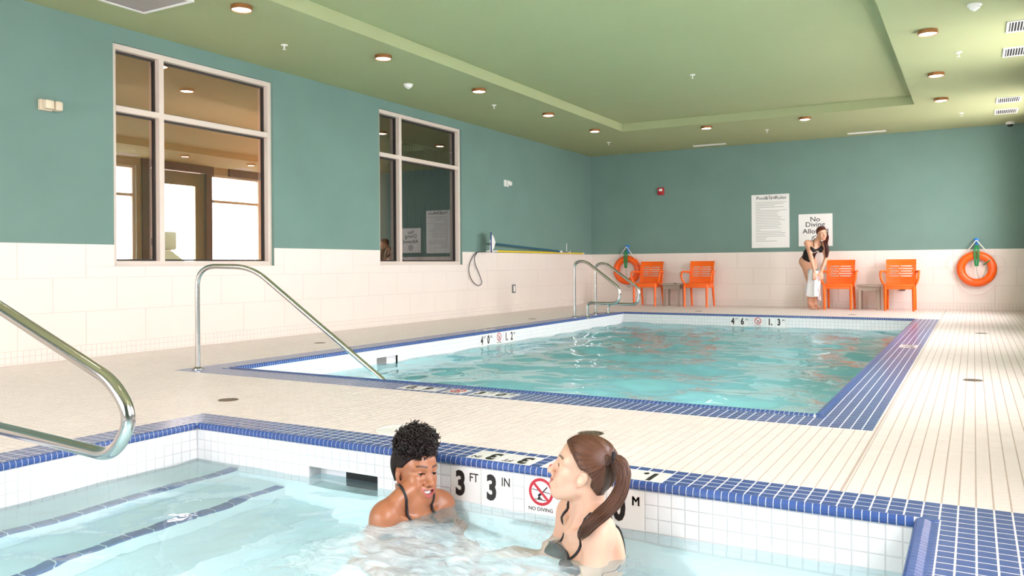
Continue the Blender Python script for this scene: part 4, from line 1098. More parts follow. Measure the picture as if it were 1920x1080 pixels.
def onp(u, v):
    d = ray(u, v); nrm = np.array([-dv[1], dv[0]]); s = (nrm @ B_[:2]) / (nrm @ d[:2]); return CAM + d * s
hp = [B_ + np.array([0, 0, -0.02]), onp(370, 498.5), onp(472, 500.5), E_ + (E_ - onp(500, 524)) * 0.25]
hp[1][:2] = B_[:2]
rail('stair_rail', 'bent steel stair rail slanting down into the pool', smoothpath(hp, 12, [0, .17, .15, 0]), 0.0195, [(B_[0], B_[1])])
def lad(Y, px, label):
    q = [ony(u, v, Y) for u, v in px]; q[0][2] = -0.02; q[-1][2] = -0.02
    q[1][0] = q[0][0]; q[-1][0] = q[-2][0]
    return rail('ladder_rail', label, smoothpath(q, 8, [0, .13, .12, .11, .11, .10, .1, 0]), 0.0225, [(q[0][0], Y), (q[-1][0], Y)], 'pool ladder rails')
lad(11.52, [(1077.5, 595), (1077.5, 492), (1097, 489), (1163, 541), (1160, 569), (1120, 569), (1101, 567), (1101, 593)], 'steel ladder rail standing nearer the stair rail')
lad(12.42, [(1117, 589), (1117, 496), (1135, 493), (1199.5, 542), (1196, 571), (1158, 570), (1140, 569), (1140, 588)], 'steel ladder rail standing nearer the end wall')

# ================================================================== floor drains, skimmer lid
def drain(p, lb, grp):
    t = thing('floor_drain', lb, 'drain', (p[0], p[1], 0.0), group=grp)
    obj('rim', MB().lathe([(0.062, 0), (0.062, 0.002), (0.053, 0.003), (0.051, 0.0)], n=28, cap=False), M_DRAIN, t)
    obj('plate', MB().lathe([(0.052, 0.0), (0.052, 0.0015), (0.001, 0.0015)], n=28), M_GASKET, t)
    sl = MB().box(-0.006, 0.006, -0.014, 0.014, 0.0012, 0.0026); me = mesh_from('grate_bar', sl.v, sl.f, M_DRAIN)
    for rr, nn in ((0.036, 10), (0.016, 5)):
        for k in range(nn):
            a = 2*PI*k/nn; inst('grate_bar', me, t, (rr*math.cos(a), rr*math.sin(a), 0), a)
for u, v, lb in [(428, 750, 'round bronze floor drain by the spa corner and stair rail foot'), (1824, 713, 'round bronze floor drain in the white deck beside the pool, nearer the spa'), (600, 643, 'round bronze floor drain under the first interior window'),
                 (998, 598, 'round bronze floor drain in deck near the ladder rails'), (1840, 625, 'round bronze floor drain in the white deck beside the pool, nearer the end wall'), (1310, 583.5, 'round bronze floor drain before the armchair near the corner'), (1598, 590, 'round bronze floor drain before the chair beside the standing woman')]: drain(onz(u, v), lb, 'round floor drains')
drain(onz(1108, 813), 'round bronze floor drain between the spa coping and the pool', None)
t = thing('skimmer_lid', 'round white skimmer lid on deck behind the curly haired woman', 'lid', tuple(onz(752, 806)[:2]) + (0.0,))
obj('ring', MB().lathe([(0.125, 0), (0.125, 0.003), (0.105, 0.004), (0.104, 0.0)], n=36, cap=False), M_WHITE, t)
obj('cover', MB().lathe([(0.103, 0.0), (0.103, 0.003), (0.001, 0.0035)], n=36), M_WHITE, t)
# seat seen through the glazed door
t = thing('outdoor_seat', 'dark green padded seat with headrest beyond the glazed door', 'seat', (-11.3, 8.7, -0.06))
M_SEAT = mat('dark_green_vinyl', lin(62, 76, 70), 0.6)
obj('headrest', MB().bevbox(-0.05, 0.05, -0.14, 0.10, 1.16, 1.46, 0.03), M_SEAT, t, smooth='auto')
obj('backrest', MB().prism([(-0.3, 0.62), (0.42, 0.62), (0.40, 0.86), (-0.02, 1.14), (-0.3, 1.14)], -0.08, 0.08, 'x'), M_SEAT, t)
obj('post', MB().box(-0.03, 0.03, -0.08, 0.0, 0.0, 1.2), M_GREYM, t)
obj('base', MB().bevbox(-0.3, 0.3, -0.3, 0.3, 0.0, 0.06, 0.01), M_GREYM, t)

# ================================================================== people
class Field:
    """signed distance grid with smooth unions; the surface is pulled out as one continuous mesh"""
    def __init__(s, lo, hi, h):
        s.lo = np.asarray(lo, float); s.h = h
        s.n = np.ceil((np.asarray(hi, float) - s.lo) / h).astype(int) + 1
        s.f = np.full(s.n, 0.5, np.float32)
    def sub(s, lo, hi):
        a = np.clip(np.floor((lo - s.lo) / s.h).astype(int), 0, s.n); b = np.clip(np.ceil((hi - s.lo) / s.h).astype(int) + 1, 0, s.n)
        if np.any(b <= a): return None
        ax = [(s.lo[i] + s.h * np.arange(a[i], b[i])).astype(np.float32) for i in range(3)]
        G = np.meshgrid(*ax, indexing='ij')
        return (slice(a[0], b[0]), slice(a[1], b[1]), slice(a[2], b[2])), np.stack(G, -1)
    def _put(s, lo, hi, k, fn, mode):
        mg = k + 4 * s.h
        r = s.sub(np.asarray(lo) - mg, np.asarray(hi) + mg)
        if r is None: return
        sl, Pn = r; g = fn(Pn); f = s.f[sl]
        if mode == 'add':
            hh = np.maximum(k - np.abs(f - g), 0) / k; s.f[sl] = np.minimum(f, g) - hh * hh * k / 4
        else:
            g = -g; hh = np.maximum(k - np.abs(f - g), 0) / k; s.f[sl] = np.maximum(f, g) + hh * hh * k / 4
    def cone(s, a, b, ra, rb, k=0.02, mode='add'):
        a, b = np.asarray(a, float), np.asarray(b, float); ba = b - a; L2 = ba @ ba; R = max(ra, rb)
        def fn(Pn):
            pa = Pn - a.astype(np.float32); t = np.clip((pa @ ba.astype(np.float32)) / L2, 0, 1)
            d = pa - t[..., None] * ba.astype(np.float32)
            return np.sqrt((d * d).sum(-1)) - (ra + (rb - ra) * t)
        s._put(np.minimum(a, b) - R, np.maximum(a, b) + R, k, fn, mode)
    def chain(s, pts, rs, k=0.01, mode='add'):
        for i in range(len(pts) - 1): s.cone(pts[i], pts[i+1], rs[i], rs[i+1], k, mode)
    def ell(s, c, r, Rm=None, k=0.02, mode='add'):
        c = np.asarray(c, float); r = np.asarray(r, float); Rm = np.eye(3) if Rm is None else np.asarray(Rm)
        M = r.max()
        def fn(Pn):
            q = ((Pn - c.astype(np.float32)) @ Rm.astype(np.float32))
            k0 = np.sqrt(((q / r.astype(np.float32)) ** 2).sum(-1)); k1 = np.sqrt(((q / (r * r).astype(np.float32)) ** 2).sum(-1))
            return k0 * (k0 - 1) / np.maximum(k1, 1e-6)
        s._put(c - M, c + M, k, fn, mode)
    def sample(s, p):
        q = (np.asarray(p, float) - s.lo) / s.h; i = np.clip(np.floor(q).astype(int), 0, s.n - 2); t = q - i
        v = 0
        for dx in (0, 1):
            for dy in (0, 1):
                for dz in (0, 1):
                    w = (t[..., 0] if dx else 1 - t[..., 0]) * (t[..., 1] if dy else 1 - t[..., 1]) * (t[..., 2] if dz else 1 - t[..., 2])
                    v = v + w * s.f[i[..., 0] + dx, i[..., 1] + dy, i[..., 2] + dz]
        return v
    def grad(s, p):
        e = s.h; p = np.asarray(p, float); g = np.stack([s.sample(p + d) - s.sample(p - d) for d in np.eye(3) * e], -1)
        return g / np.maximum(np.linalg.norm(g, axis=-1, keepdims=True), 1e-6)
    def snap(s, p, off=0.0):
        p = np.asarray(p, float).copy()
        for _ in range(6): p = p - s.grad(p) * (s.sample(p) - off)[..., None] * 0.8
        return p
    def mesh(s, iso=0.0, fld=None):
        f = (s.f if fld is None else fld) - iso
        neg = f < 0
        c = np.zeros(tuple(np.array(f.shape) - 1), np.int8)
        sl = lambda d, n: slice(d, n - 1 + d)
        for dx in (0, 1):
            for dy in (0, 1):
                for dz in (0, 1): c += neg[sl(dx, f.shape[0]), sl(dy, f.shape[1]), sl(dz, f.shape[2])]
        act = np.argwhere((c > 0) & (c < 8))
        idx = -np.ones(c.shape, np.int32); idx[tuple(act.T)] = np.arange(len(act))
        acc = np.zeros((len(act), 3)); cnt = np.zeros(len(act))
        cor = [(dx, dy, dz) for dx in (0, 1) for dy in (0, 1) for dz in (0, 1)]
        for a in cor:
            for ax in range(3):
                if a[ax] == 0:
                    b = list(a); b[ax] = 1
                    fa = f[act[:, 0] + a[0], act[:, 1] + a[1], act[:, 2] + a[2]]; fb = f[act[:, 0] + b[0], act[:, 1] + b[1], act[:, 2] + b[2]]
                    m_ = (fa < 0) != (fb < 0)
                    t = np.where(m_, fa / np.where(m_, fa - fb, 1), 0)
                    p = np.tile(np.array(a, float), (len(act), 1)); p[:, ax] += t
                    acc[m_] += p[m_]; cnt[m_] += 1
        V = s.lo + (act + acc / cnt[:, None]) * s.h
        Fc = []
        for ax in range(3):
            s0 = [slice(None)] * 3; s1 = [slice(None)] * 3; s0[ax] = slice(0, -1); s1[ax] = slice(1, None)
            A, Bn = neg[tuple(s0)], neg[tuple(s1)]
            e = np.argwhere(A != Bn); o1, o2 = (ax + 1) % 3, (ax + 2) % 3
            e = e[(e[:, o1] > 0) & (e[:, o2] > 0) & (e[:, o1] < f.shape[o1] - 1) & (e[:, o2] < f.shape[o2] - 1)]
            q = []
            for (d1, d2) in ((-1, -1), (0, -1), (0, 0), (-1, 0)):
                g = e.copy(); g[:, o1] += d1; g[:, o2] += d2; q.append(idx[tuple(g.T)])
            q = np.stack(q, -1); fl = ~A[tuple(e.T)]
            q[fl] = q[fl][:, ::-1]
            Fc.append(q)
        Fc = np.vstack(Fc); Fc = Fc[(Fc >= 0).all(1)]
        return V, Fc

def rot_from(fwd_yaw, pitch=0.0, roll=0.0):
    """columns forward, left, up; yaw measured from +x, pitch up positive, roll: tilt towards the left"""
    return np.array((Matrix.Rotation(fwd_yaw, 3, 'Z') @ Matrix.Rotation(-pitch, 3, 'Y') @ Matrix.Rotation(roll, 3, 'X')))

def head_sdf(F, C, R, s=1.0, smile=1.0, ears=True, detail=True):
    W = lambda *p: C + R @ (np.array(p, float) * s)
    E = lambda c, r, k=0.02, mode='add', rm=None: F.ell(W(*c), np.array(r) * s, R if rm is None else R @ rm, k * s, mode)
    K = lambda a, b, ra, rb, k=0.02, mode='add': F.cone(W(*a), W(*b), ra * s, rb * s, k * s, mode)
    E((-.010, 0, .034), (.092, .073, .083)); E((.028, 0, .036), (.062, .062, .060), .03); E((.036, 0, -.03), (.054, .054, .062), .03)
    E((.036, 0, -.070), (.046, .042, .040), .03)
    for y in (-1, 1):
        K((.0, y*.050, -.055), (.062, y*.020, -.098), .015, .014, .03)
        E((.057, y*.041, -.020), (.024, .020, .018), .02); E((.066, y*.037, -.046), (.019, .017, .017), .018)
    E((.070, 0, -.098), (.017, .018, .014), .025)
    K((-.025, 0, .0), (-.032, 0, -.06), .058, .044, .03)
    if not detail: 
        K((.088, 0, .012), (.106, 0, -.034), .008, .011, .012); return
    for y in (-1, 1):
        K((.083, y*.010, .021), (.064, y*.050, .023), .0095, .009, .016)
        E((.100, y*.032, .001), (.017, .019, .0115), .012, 'sub')
    K((.087, 0, .014), (.1085, 0, -.030), .0075, .0088, .014)
    E((.1105, 0, -.036), (.0115, .0112, .0095), .010)
    for y in (-1, 1): E((.0965, y*.0135, -.0395), (.0095, .0075, .0075), .006); 
    for y in (-1, 1): E((.102, y*.0062, -.0475), (.004, .003, .004), .003, 'sub')
    for y in (-1, 1):
        E((.0725, y*.0325, .001), (.0150, .0165, .0130), .004)                    # lids
        E((.089, y*.0325, -.0005), (.0125, .0138, .0036), .002, 'sub')            # opening between the lids
    MW = .0290 + .0060*smile
    ts = np.linspace(-1, 1, 11)
    up = [W(.0970 - .021*t*t, MW*t, -.0595 + .0085*smile*t*t) for t in ts]; lo = [W(.0935 - .0185*t*t, (MW - .002)*t, -.0595 - .0165*smile - .003 + (.0225*smile + .003)*t*t) for t in ts]
    E((.080, 0, -.067), (.024, .036, .023), .012)
    F.chain(up, [(.0026 + .0024*(1 - t*t))*s for t in ts], .005*s); F.chain(lo, [(.0030 + .0030*(1 - t*t))*s for t in ts], .005*s)
    if smile > 0:
        md = [W(.1000 - .021*t*t, (MW - .004)*t, -.0668 + .0105*smile*t*t) for t in ts]
        F.chain(md, [(.0020 + .0040*smile*(1 - t*t))*s for t in ts], .0025*s, 'sub')
        md = [W(.0930 - .021*t*t, (MW - .0045)*t, -.0668 + .0105*smile*t*t) for t in ts]
        F.chain(md, [(.0020 + .0042*smile*(1 - t*t))*s for t in ts], .0025*s, 'sub')
        for y in (-1, 1): F.cone(W(.088, y*.021, -.040), W(.076, y*.037, -.062), .0020*s, .0022*s, .006*s, 'sub')   # smile folds
    if ears:
        for y in (-1, 1):
            rm = np.array(Matrix.Rotation(y*0.35, 3, 'Z') @ Matrix.Rotation(-0.22, 3, 'Y'))
            E((-.006, y*.077, -.007), (.0160, .0070, .027), .007, 'add', rm)
            E((-.001, y*.0860, -.003), (.0098, .0078, .0165), .003, 'sub', rm)
            E((.0, y*.076, -.031), (.0075, .0055, .008), .006)
def face_paint(V, C, R, s, skin, lip, brow, smile=1.0, blush=0.12):
    """colour per vertex: skin with lips, brows and lash lines"""
    q = ((V - C) @ R) / s; n = len(V); col = np.tile(np.array(skin[:3]), (n, 1))
    x, y, z = q.T; ay = np.abs(y)
    def mixin(w, c):
        nonlocal col; col = col * (1 - w[:, None]) + np.array(c[:3]) * w[:, None]
    fr = x > 0.045
    bl = np.exp(-((ay - .040) / .020)**2 - ((z + .036) / .020)**2) * fr * blush; mixin(bl, (skin[0], skin[1]*0.55, skin[2]*0.5))
    MW = .0290 + .0060*smile; t = np.clip(y / MW, -1.1, 1.1); t2 = np.clip(y / (MW - .002), -1.1, 1.1)
    zu = -.0595 + .0085*smile*t*t; zl = -.0595 - .0165*smile - .003 + (.0225*smile + .003)*t2*t2
    lw = ((z < zu + .0036*(1.1 - t*t)) & (z > zl - .0056*(1.1 - t*t)) & (np.abs(y) < MW + .0005) & (x > .060)).astype(float); mixin(lw * 0.9, lip)
    inn = ((x < .0925 - .021*t*t) & (z < zu) & (z > zl) & (np.abs(y) < MW - .004) & (x > .055)).astype(float); mixin(inn, (0.12, 0.03, 0.03))
    zb = .0265 + .0045*np.sin(np.clip((ay - .012) / .04, 0, 1) * 2.4)
    bw = np.exp(-((z - zb) / .0034)**2) * (ay > .011) * (ay < .053) * (x > .04); mixin(np.clip(bw * 1.2, 0, 0.92), brow)
    return col
def paint(o, col):
    a = o.data.color_attributes.new('Col', 'FLOAT_COLOR', 'POINT')
    a.data.foreach_set('color', np.hstack([col, np.ones((len(col), 1))]).astype(np.float32).ravel())
def eyes_teeth(parent, C, R, s, iris, smile=1.0, teeth=True, F=None, lash=None):
    W = lambda *p: C + R @ (np.array(p, float) * s)
    for y in (-1, 1):
        m = MB(); m.lathe([(0.0125*math.sin(a), 0.0125*math.cos(a)) for a in np.linspace(0.05, PI - 0.05, 9)], n=14); m.v = [tuple(W(.0712 + p[0], y*.0325 + p[1], .0005 + p[2])) for p in m.v]
        e = obj('eye', m, M_EYE, parent, smooth=True, world=True)
        m = MB(); m.lathe([(0.0055, 0.0), (0.0055, 0.0010), (0.003, 0.0018)], n=14, axis='x'); m.v = [tuple(W(.0830 + p[0], y*.0325 + p[1]*1.0, .0005 + p[2])) for p in m.v]
        obj('iris', m, iris, e, smooth=True, world=True)
        if F is not None:
            pts = F.snap(np.array([W(.090, y*(.0325 + .0150*t), .0008 + .0036*(1 - t*t)) for t in np.linspace(-1, 1, 9)]), 0.0004)
            obj('lashes', MB().tube(list(pts), [.0010, .0016, .0019, .0020, .0020, .0020, .0019, .0016, .0010], 5), lash, e, smooth=True, world=True)
    if teeth and smile > 0:
        V = []; Fc = []; ts = np.linspace(-1, 1, 17)
        for z in (-.0585, -.0690 - .0025*smile):
            for t in ts: V.append(W(.0918 - .0195*t*t, (.0240 + .006*smile)*t, z + .0098*smile*t*t))
        n = len(ts)
        for k in range(n - 1): Fc.append((k, k+1, n+k+1, n+k))
        obj('teeth', (V, Fc), M_TEETH, parent, smooth=True, world=True)
M_EYE = mat('eye_white', lin(236, 232, 228), 0.15); M_TEETH = mat('teeth', lin(246, 244, 238), 0.25)
M_IRIS = mat('dark_brown_iris', lin(44, 26, 18), 0.1)
M_SKIN_L = mat('warm_brown_skin', lin(198, 138, 100), 0.38, spec=0.45, sss=0.12, vcol='Col', noise=0.05, nscale=60, bump=0.08, bscale=500, bdist=0.0006)
M_SKIN_R = mat('light_skin', lin(238, 198, 172), 0.42, spec=0.4, sss=0.15, vcol='Col', noise=0.04, nscale=60, bump=0.08, bscale=500, bdist=0.0006)
M_HAIR_L = mat('black_brown_hair', lin(25, 15, 13), 0.6, spec=0.2, rand=0.4)
M_CURL = mat('glossy_black_curls', lin(30, 19, 16), 0.34, spec=0.55, rand=0.45)
M_HAIR_R = mat('chestnut_hair', lin(92, 58, 40), 0.36, spec=0.5, rand=0.5)
M_HAIR_S = mat('auburn_hair', lin(92, 40, 28), 0.4, noise=0.3, nscale=60)
M_TOWEL = mat('white_towel', lin(240, 240, 242), 0.95, bump=0.5, bscale=260)
M_STRIPE = mat('towel_stripe', lin(40, 40, 48), 0.9)
M_SUIT = mat('black_swimsuit', lin(22, 20, 24), 0.55, noise=0.1, nscale=200)
M_STUD = mat('clear_stud', lin(240, 232, 240), 0.05, metal=0.5)
M_TIE = mat('black_hair_tie', lin(18, 16, 18), 0.7, bump=0.4, bscale=400)

def hand_sdf(F, wrist, dirv, normal, s=1.0, curl=0.5, side=1):
    d = np.asarray(dirv, float); d /= np.linalg.norm(d); nrm = np.asarray(normal, float); nrm = nrm - d * (nrm @ d); nrm /= np.linalg.norm(nrm); w = np.cross(nrm, d) * side
    wr = np.asarray(wrist, float); Rm = np.column_stack([d, w, nrm])
    F.ell(wr + d*.045*s, np.array([.05, .038, .016])*s, Rm, .02)
    for i, (o, L) in enumerate(((-.029, .062), (-.010, .075), (.010, .080), (.028, .072))):
        a = wr + d*.085*s + w*o*s; b = a + (d*math.cos(curl*.5) - nrm*math.sin(curl*.5))*L*.5*s; c = b + (d*math.cos(curl*1.4) - nrm*math.sin(curl*1.4))*L*.5*s
        F.chain([a, b, c], [.0090*s, .0082*s, .0068*s], .006)
    a = wr + d*.02*s + w*.028*s; b = a + (d*.6 + w*.7 - nrm*.3)*.042*s; c = b + (d*.9 + w*.15 - nrm*.4)*.032*s
    F.chain([a, b, c], [.013*s, .0105*s, .0085*s], .010)

def bather(name, label, sh_near, sh_far, near_is_left, C, R, lean, elbows, hands, h, skin, lip, browc, skinmat, smile, neck_to=None, s=0.97):
    """body of a woman sitting in the spa: shoulders given, head at C with axes R"""
    Ls, Rs = (sh_near, sh_far) if near_is_left else (sh_far, sh_near)
    ly = (Ls - Rs); ly[2] *= 0.6; ly /= np.linalg.norm(ly); up = np.array([0, 0, 1.0]); up -= ly * (up @ ly); up /= np.linalg.norm(up)
    fx = np.cross(ly, up); up2 = up * math.cos(lean) + fx * math.sin(lean); fx2 = np.cross(ly, up2)
    O = (Ls + Rs) / 2 + up2 * 0.035; RT = np.column_stack([fx2, ly, up2])
    Tn = lambda *p: O + RT @ np.array(p, float)
    low = O[2] - 0.62
    allp = np.array([C + R @ np.array(p) for p in ((.13, 0, 0), (-.12, 0, .13), (0, .11, 0), (0, -.11, 0), (.1, 0, -.14))] + [Tn(0, .27, 0), Tn(0, -.27, 0), Tn(.22, 0, 0), Tn(-.16, 0, -.5), Tn(.5, .2, -.6), Tn(.5, -.2, -.6)] + list(elbows) + list(hands))
    lo, hi = allp.min(0) - 0.09, allp.max(0) + 0.09; lo[2] = max(lo[2], low - 0.2)
    F = Field(lo, hi, h)
    # torso
    F.ell(Tn(-.005, 0, -.175), (.092, .138, .175), RT, .05); F.ell(Tn(0, 0, -.36), (.080, .118, .13), RT, .06); F.ell(Tn(-.01, 0, -.50), (.105, .160, .12), RT, .06)
    for y in (-1, 1):
        sh = Ls if y > 0 else Rs
        F.cone(Tn(-.028, y*.03, .045), Tn(-.022, y*.125, -.012), .040, .036, .05)
        F.ell(sh, (.050, .048, .052), RT, .05)
        F.cone(Tn(.060, y*.02, -.050), Tn(.018, y*.145, -.020), .010, .010, .025)
        F.ell(Tn(.074, y*.070, -.178), (.058, .060, .062), RT, .03)
        F.ell(Tn(-.075, y*.075, -.12), (.028, .06, .09), RT, .04)
        F.cone(Tn(.0, y*.085, -.53), Tn(.40, y*.12, -.55), .085, .058, .05)
        F.cone(Tn(.40, y*.12, -.55), Tn(.42, y*.12, -.80), .056, .045, .03)
        el = elbows[0] if y > 0 else elbows[1]; hd = hands[0] if y > 0 else hands[1]
        F.cone(sh, el, .046, .036, .03); F.cone(el, hd, .037, .025, .02)
        hand_sdf(F, hd, hd - el, up2, 1.0, 0.6, y)
    # neck
    nb = C + R @ np.array([-.032, 0, -.060]) * s
    F.chain([nb, Tn(-.018, 0, .035) * 0.5 + nb * 0.5, Tn(-.012, 0, -.01)], [.043, .042, .052], .03)
    for y in (-1, 1): F.cone(C + R @ np.array([-.036, y*.040, -.055]) * s, Tn(.050, y*.018, -.045), .009, .009, .022)
    head_sdf(F, C, R, s, smile)
    root = thing(name, label, 'person', (O[0], O[1], WZ))
    V, Fc = F.mesh()
    b = obj('body', (V, Fc), skinmat, root, smooth=True, world=True, fixn=False)
    paint(b, face_paint(V, C, R, s, skin, lip, browc, smile))
    return root, F, Tn, RT
def hair_cap(parent, F0, C, R, s, thick, hairline, material, name='hair', extra=None, h=0.003):
    """close-lying hair: an offset skin over the skull, cut along the hairline"""
    G = Field(C - 0.17, C + 0.17, h)
    W = lambda *p: C + R @ (np.array(p, float) * s)
    G.ell(W(-.012, 0, .036), np.array([.094 + thick, .075 + thick, .084 + thick]) * s, R, .02); G.ell(W(.026, 0, .038), np.array([.062 + thick, .063 + thick, .060 + thick]) * s, R, .03)
    G.cone(W(-.03, 0, .0), W(-.035, 0, -.05), (.052 + thick)*s, (.044 + thick)*s, .03)
    if extra: extra(G, W)
    _, Pn = G.sub(G.lo, G.lo + (G.n - 1) * h)
    q = ((Pn - C.astype(np.float32)) @ R.astype(np.float32)) / s
    cut = hairline(q[..., 0], q[..., 1], q[..., 2])                       # positive where hair grows
    sh_ = G.f.shape; cut = cut[:sh_[0], :sh_[1], :sh_[2]]
    f = np.maximum(G.f, -cut * s)
    G.f = f.astype(np.float32)
    V, Fc = G.mesh()
    return obj(name, (V, Fc), material, parent, smooth=True, world=True, fixn=False), G
def strand_mesh(paths, radii, n=4):
    """many thin strands as one mesh; paths: (k, m, 3)"""
    V = []; Fc = []; o = 0
    for P_, rr in zip(paths, radii):
        P_ = np.asarray(P_); m_ = len(P_)
        tg = np.gradient(P_, axis=0); tg /= np.maximum(np.linalg.norm(tg, axis=1, keepdims=True), 1e-9)
        a = np.array([0.31, 0.52, 0.79]); n1 = np.cross(tg, a); n1 /= np.maximum(np.linalg.norm(n1, axis=1, keepdims=True), 1e-9); n2 = np.cross(tg, n1)
        for k in range(n):
            an = 2*PI*k/n; V.append(P_ + (n1*math.cos(an) + n2*math.sin(an)) * np.asarray(rr).reshape(-1, 1))
        for k in range(n):
            k2 = (k+1) % n; i = np.arange(m_ - 1)
            Fc.append(np.stack([o + k*m_ + i, o + k2*m_ + i, o + k2*m_ + i + 1, o + k*m_ + i + 1], -1))
        o += n * m_
    return np.vstack(V), np.vstack(Fc)
def strap(parent, F, pts, r, name='strap', off=0.002, material=None):
    P_ = F.snap(np.array(catmull(pts, 6)), off)
    return obj(name, MB().tube(list(P_), r, 7), material or M_SUIT, parent, smooth=True, world=True)
def cloth(parent, F, mask, off, name, material=None):
    """cloth lying on the body: offset skin kept where mask(points) > 0"""
    V, Fc = F.mesh(off); keep = mask(V) > 0
    Fk = Fc[keep[Fc].all(1)]; u = np.unique(Fk); mp = -np.ones(len(V), int); mp[u] = np.arange(len(u))
    if len(u) == 0: return None
    return obj(name, (V[u], mp[Fk]), material or M_SUIT, parent, smooth=True, world=True, fixn=False)

# ---------------------------------------------------------------- curly haired woman
S_ = 1.035
RL = rot_from(math.atan2(-0.261, 0.965), math.radians(3), math.radians(-7))
CL = atd(744, 889, 3.27) - RL @ (np.array([-.006, -.080, -.006]) * S_)
A_, B2_ = atd(719, 972, 3.14), atd(829, 948, 3.37)
skL = lin(164, 106, 74); lipL = lin(176, 88, 84); brL = lin(34, 22, 18)
eL = [B2_ + np.array([.05, .02, -.26]), A_ + np.array([-.06, -.05, -.26])]
hL = [eL[0] + np.array([.16, -.16, -.05]), eL[1] + np.array([.20, -.10, -.05])]
womanL, FL, TL, RTL = bather('person', 'smiling woman with curly black updo, in frothy spa water by the 3 FT tile', A_, B2_, False, CL, RL, 0.25, eL, hL, 0.0026, skL, lipL, brL, M_SKIN_L, 1.3, s=S_)
eyes_teeth(womanL, CL, RL, S_, M_IRIS, 1.3, True, FL, M_HAIR_L)
hl = lambda x, y, z: np.minimum(-.676*(x - .083 + 1.2*np.abs(y)*0.10) + .737*(z - .072), 0.2) - 0.020*np.exp(-((np.abs(y) - .075)/.03)**2)*((x > -.03) & (z < .02))
hairL, _ = hair_cap(womanL, FL, CL, RL, S_, 0.006, hl, M_HAIR_L)
rc = np.random.default_rng(21)
paths, rad = [], []
pc = np.array([.020, -.012, .114]); pr = np.array([.084, .084, .074])
M_in = MB().lathe([(math.sin(a), math.cos(a)) for a in np.linspace(0.02, PI - 0.02, 15)], n=20); M_in.v = [tuple(CL + RL @ ((np.array(p) * pr * 0.9 + pc) * S_)) for p in M_in.v]
obj('hair_bun', M_in, M_HAIR_L, womanL, smooth=True, world=True)
for k in range(820):
    d = rc.normal(size=3); d /= np.linalg.norm(d)
    base = pc + d * pr * (0.80 + 0.24 * rc.random()); ax = d + rc.normal(size=3) * 0.8; ax[2] -= 0.25; ax /= np.linalg.norm(ax)
    n1 = np.cross(ax, [0.3, 0.5, 0.8]); n1 /= np.linalg.norm(n1); n2 = np.cross(ax, n1)
    L_ = 0.018 + 0.022 * rc.random(); rr = 0.0042 + 0.0045 * rc.random(); tt = np.linspace(0, 1, 13); tw = 2*PI*(1.3 + rc.random())
    p = base + ax * (tt[:, None] - 0.5) * L_ + rr * (np.cos(tw*tt)[:, None] * n1 + np.sin(tw*tt)[:, None] * n2)
    paths.append(CL + (p * S_) @ RL.T); rad.append(0.0026 * (1 - 0.45 * tt))
cv, cf = strand_mesh(paths, rad, 4)
cur = obj('curls', (cv, cf), M_CURL, womanL, smooth=True, world=True, fixn=False); cur['kind'] = 'stuff'
obj('earring', MB().lathe([(0.002, -0.002), (0.0062, 0), (0.0062, 0.003), (0.002, 0.005)], n=12, axis='y').xform(Matrix.Translation(CL + RL @ (np.array([-.002, -.087, -.036]) * S_))), M_STUD, womanL, smooth=True, world=True)
for y in (-1, 1):
    strap(womanL, FL, [TL(-.062, y*.020, .045), TL(-.02, y*.060, .050), TL(.040, y*.066, .0), TL(.075, y*.062, -.055), TL(.10, y*.062, -.13)], 0.0055)
cloth(womanL, FL, lambda V: 0.105 - np.linalg.norm(((V - TL(.09, 0, -.205)) @ RTL) * np.array([1, .62, 1.25]), axis=1) - 0.0, 0.0028, 'bikini_top')

# ---------------------------------------------------------------- ponytail woman
S_ = 1.02
RR = rot_from(math.atan2(-0.30, -0.95), math.radians(17), 0.0)
CR_ = atd(1092, 899, 2.74) - RR @ (np.array([-.006, .080, -.006]) * S_)
A2, B3 = atd(1122, 1004, 2.70), atd(1071, 962, 2.98)
skR = lin(224, 178, 152); lipR = lin(186, 100, 92); brR = lin(74, 48, 36)
eR = [A2 + np.array([-.03, -.03, -.27]), B3 + np.array([-.08, -.02, -.27])]
hR = [eR[0] + np.array([-.20, .02, -.04]), eR[1] + np.array([-.17, -.12, .03])]
womanR, FR, TR, RTR = bather('person', 'woman with long brown ponytail, in the spa facing the curly haired woman', A2, B3, True, CR_, RR, 0.12, eR, hR, 0.0024, skR, lipR, brR, M_SKIN_R, 0.9, s=S_)
eyes_teeth(womanR, CR_, RR, S_, M_IRIS, 0.9, True, FR, M_HAIR_R)
hl2 = lambda x, y, z: np.minimum(-.676*(x - .080 + 1.5*np.abs(y)*0.10) + .737*(z - .075), 0.2) - 0.018*np.exp(-((np.abs(y) - .075)/.03)**2)*((x > -.035) & (z < .02))
hairR, GR = hair_cap(womanR, FR, CR_, RR, S_, 0.007, hl2, M_HAIR_R)
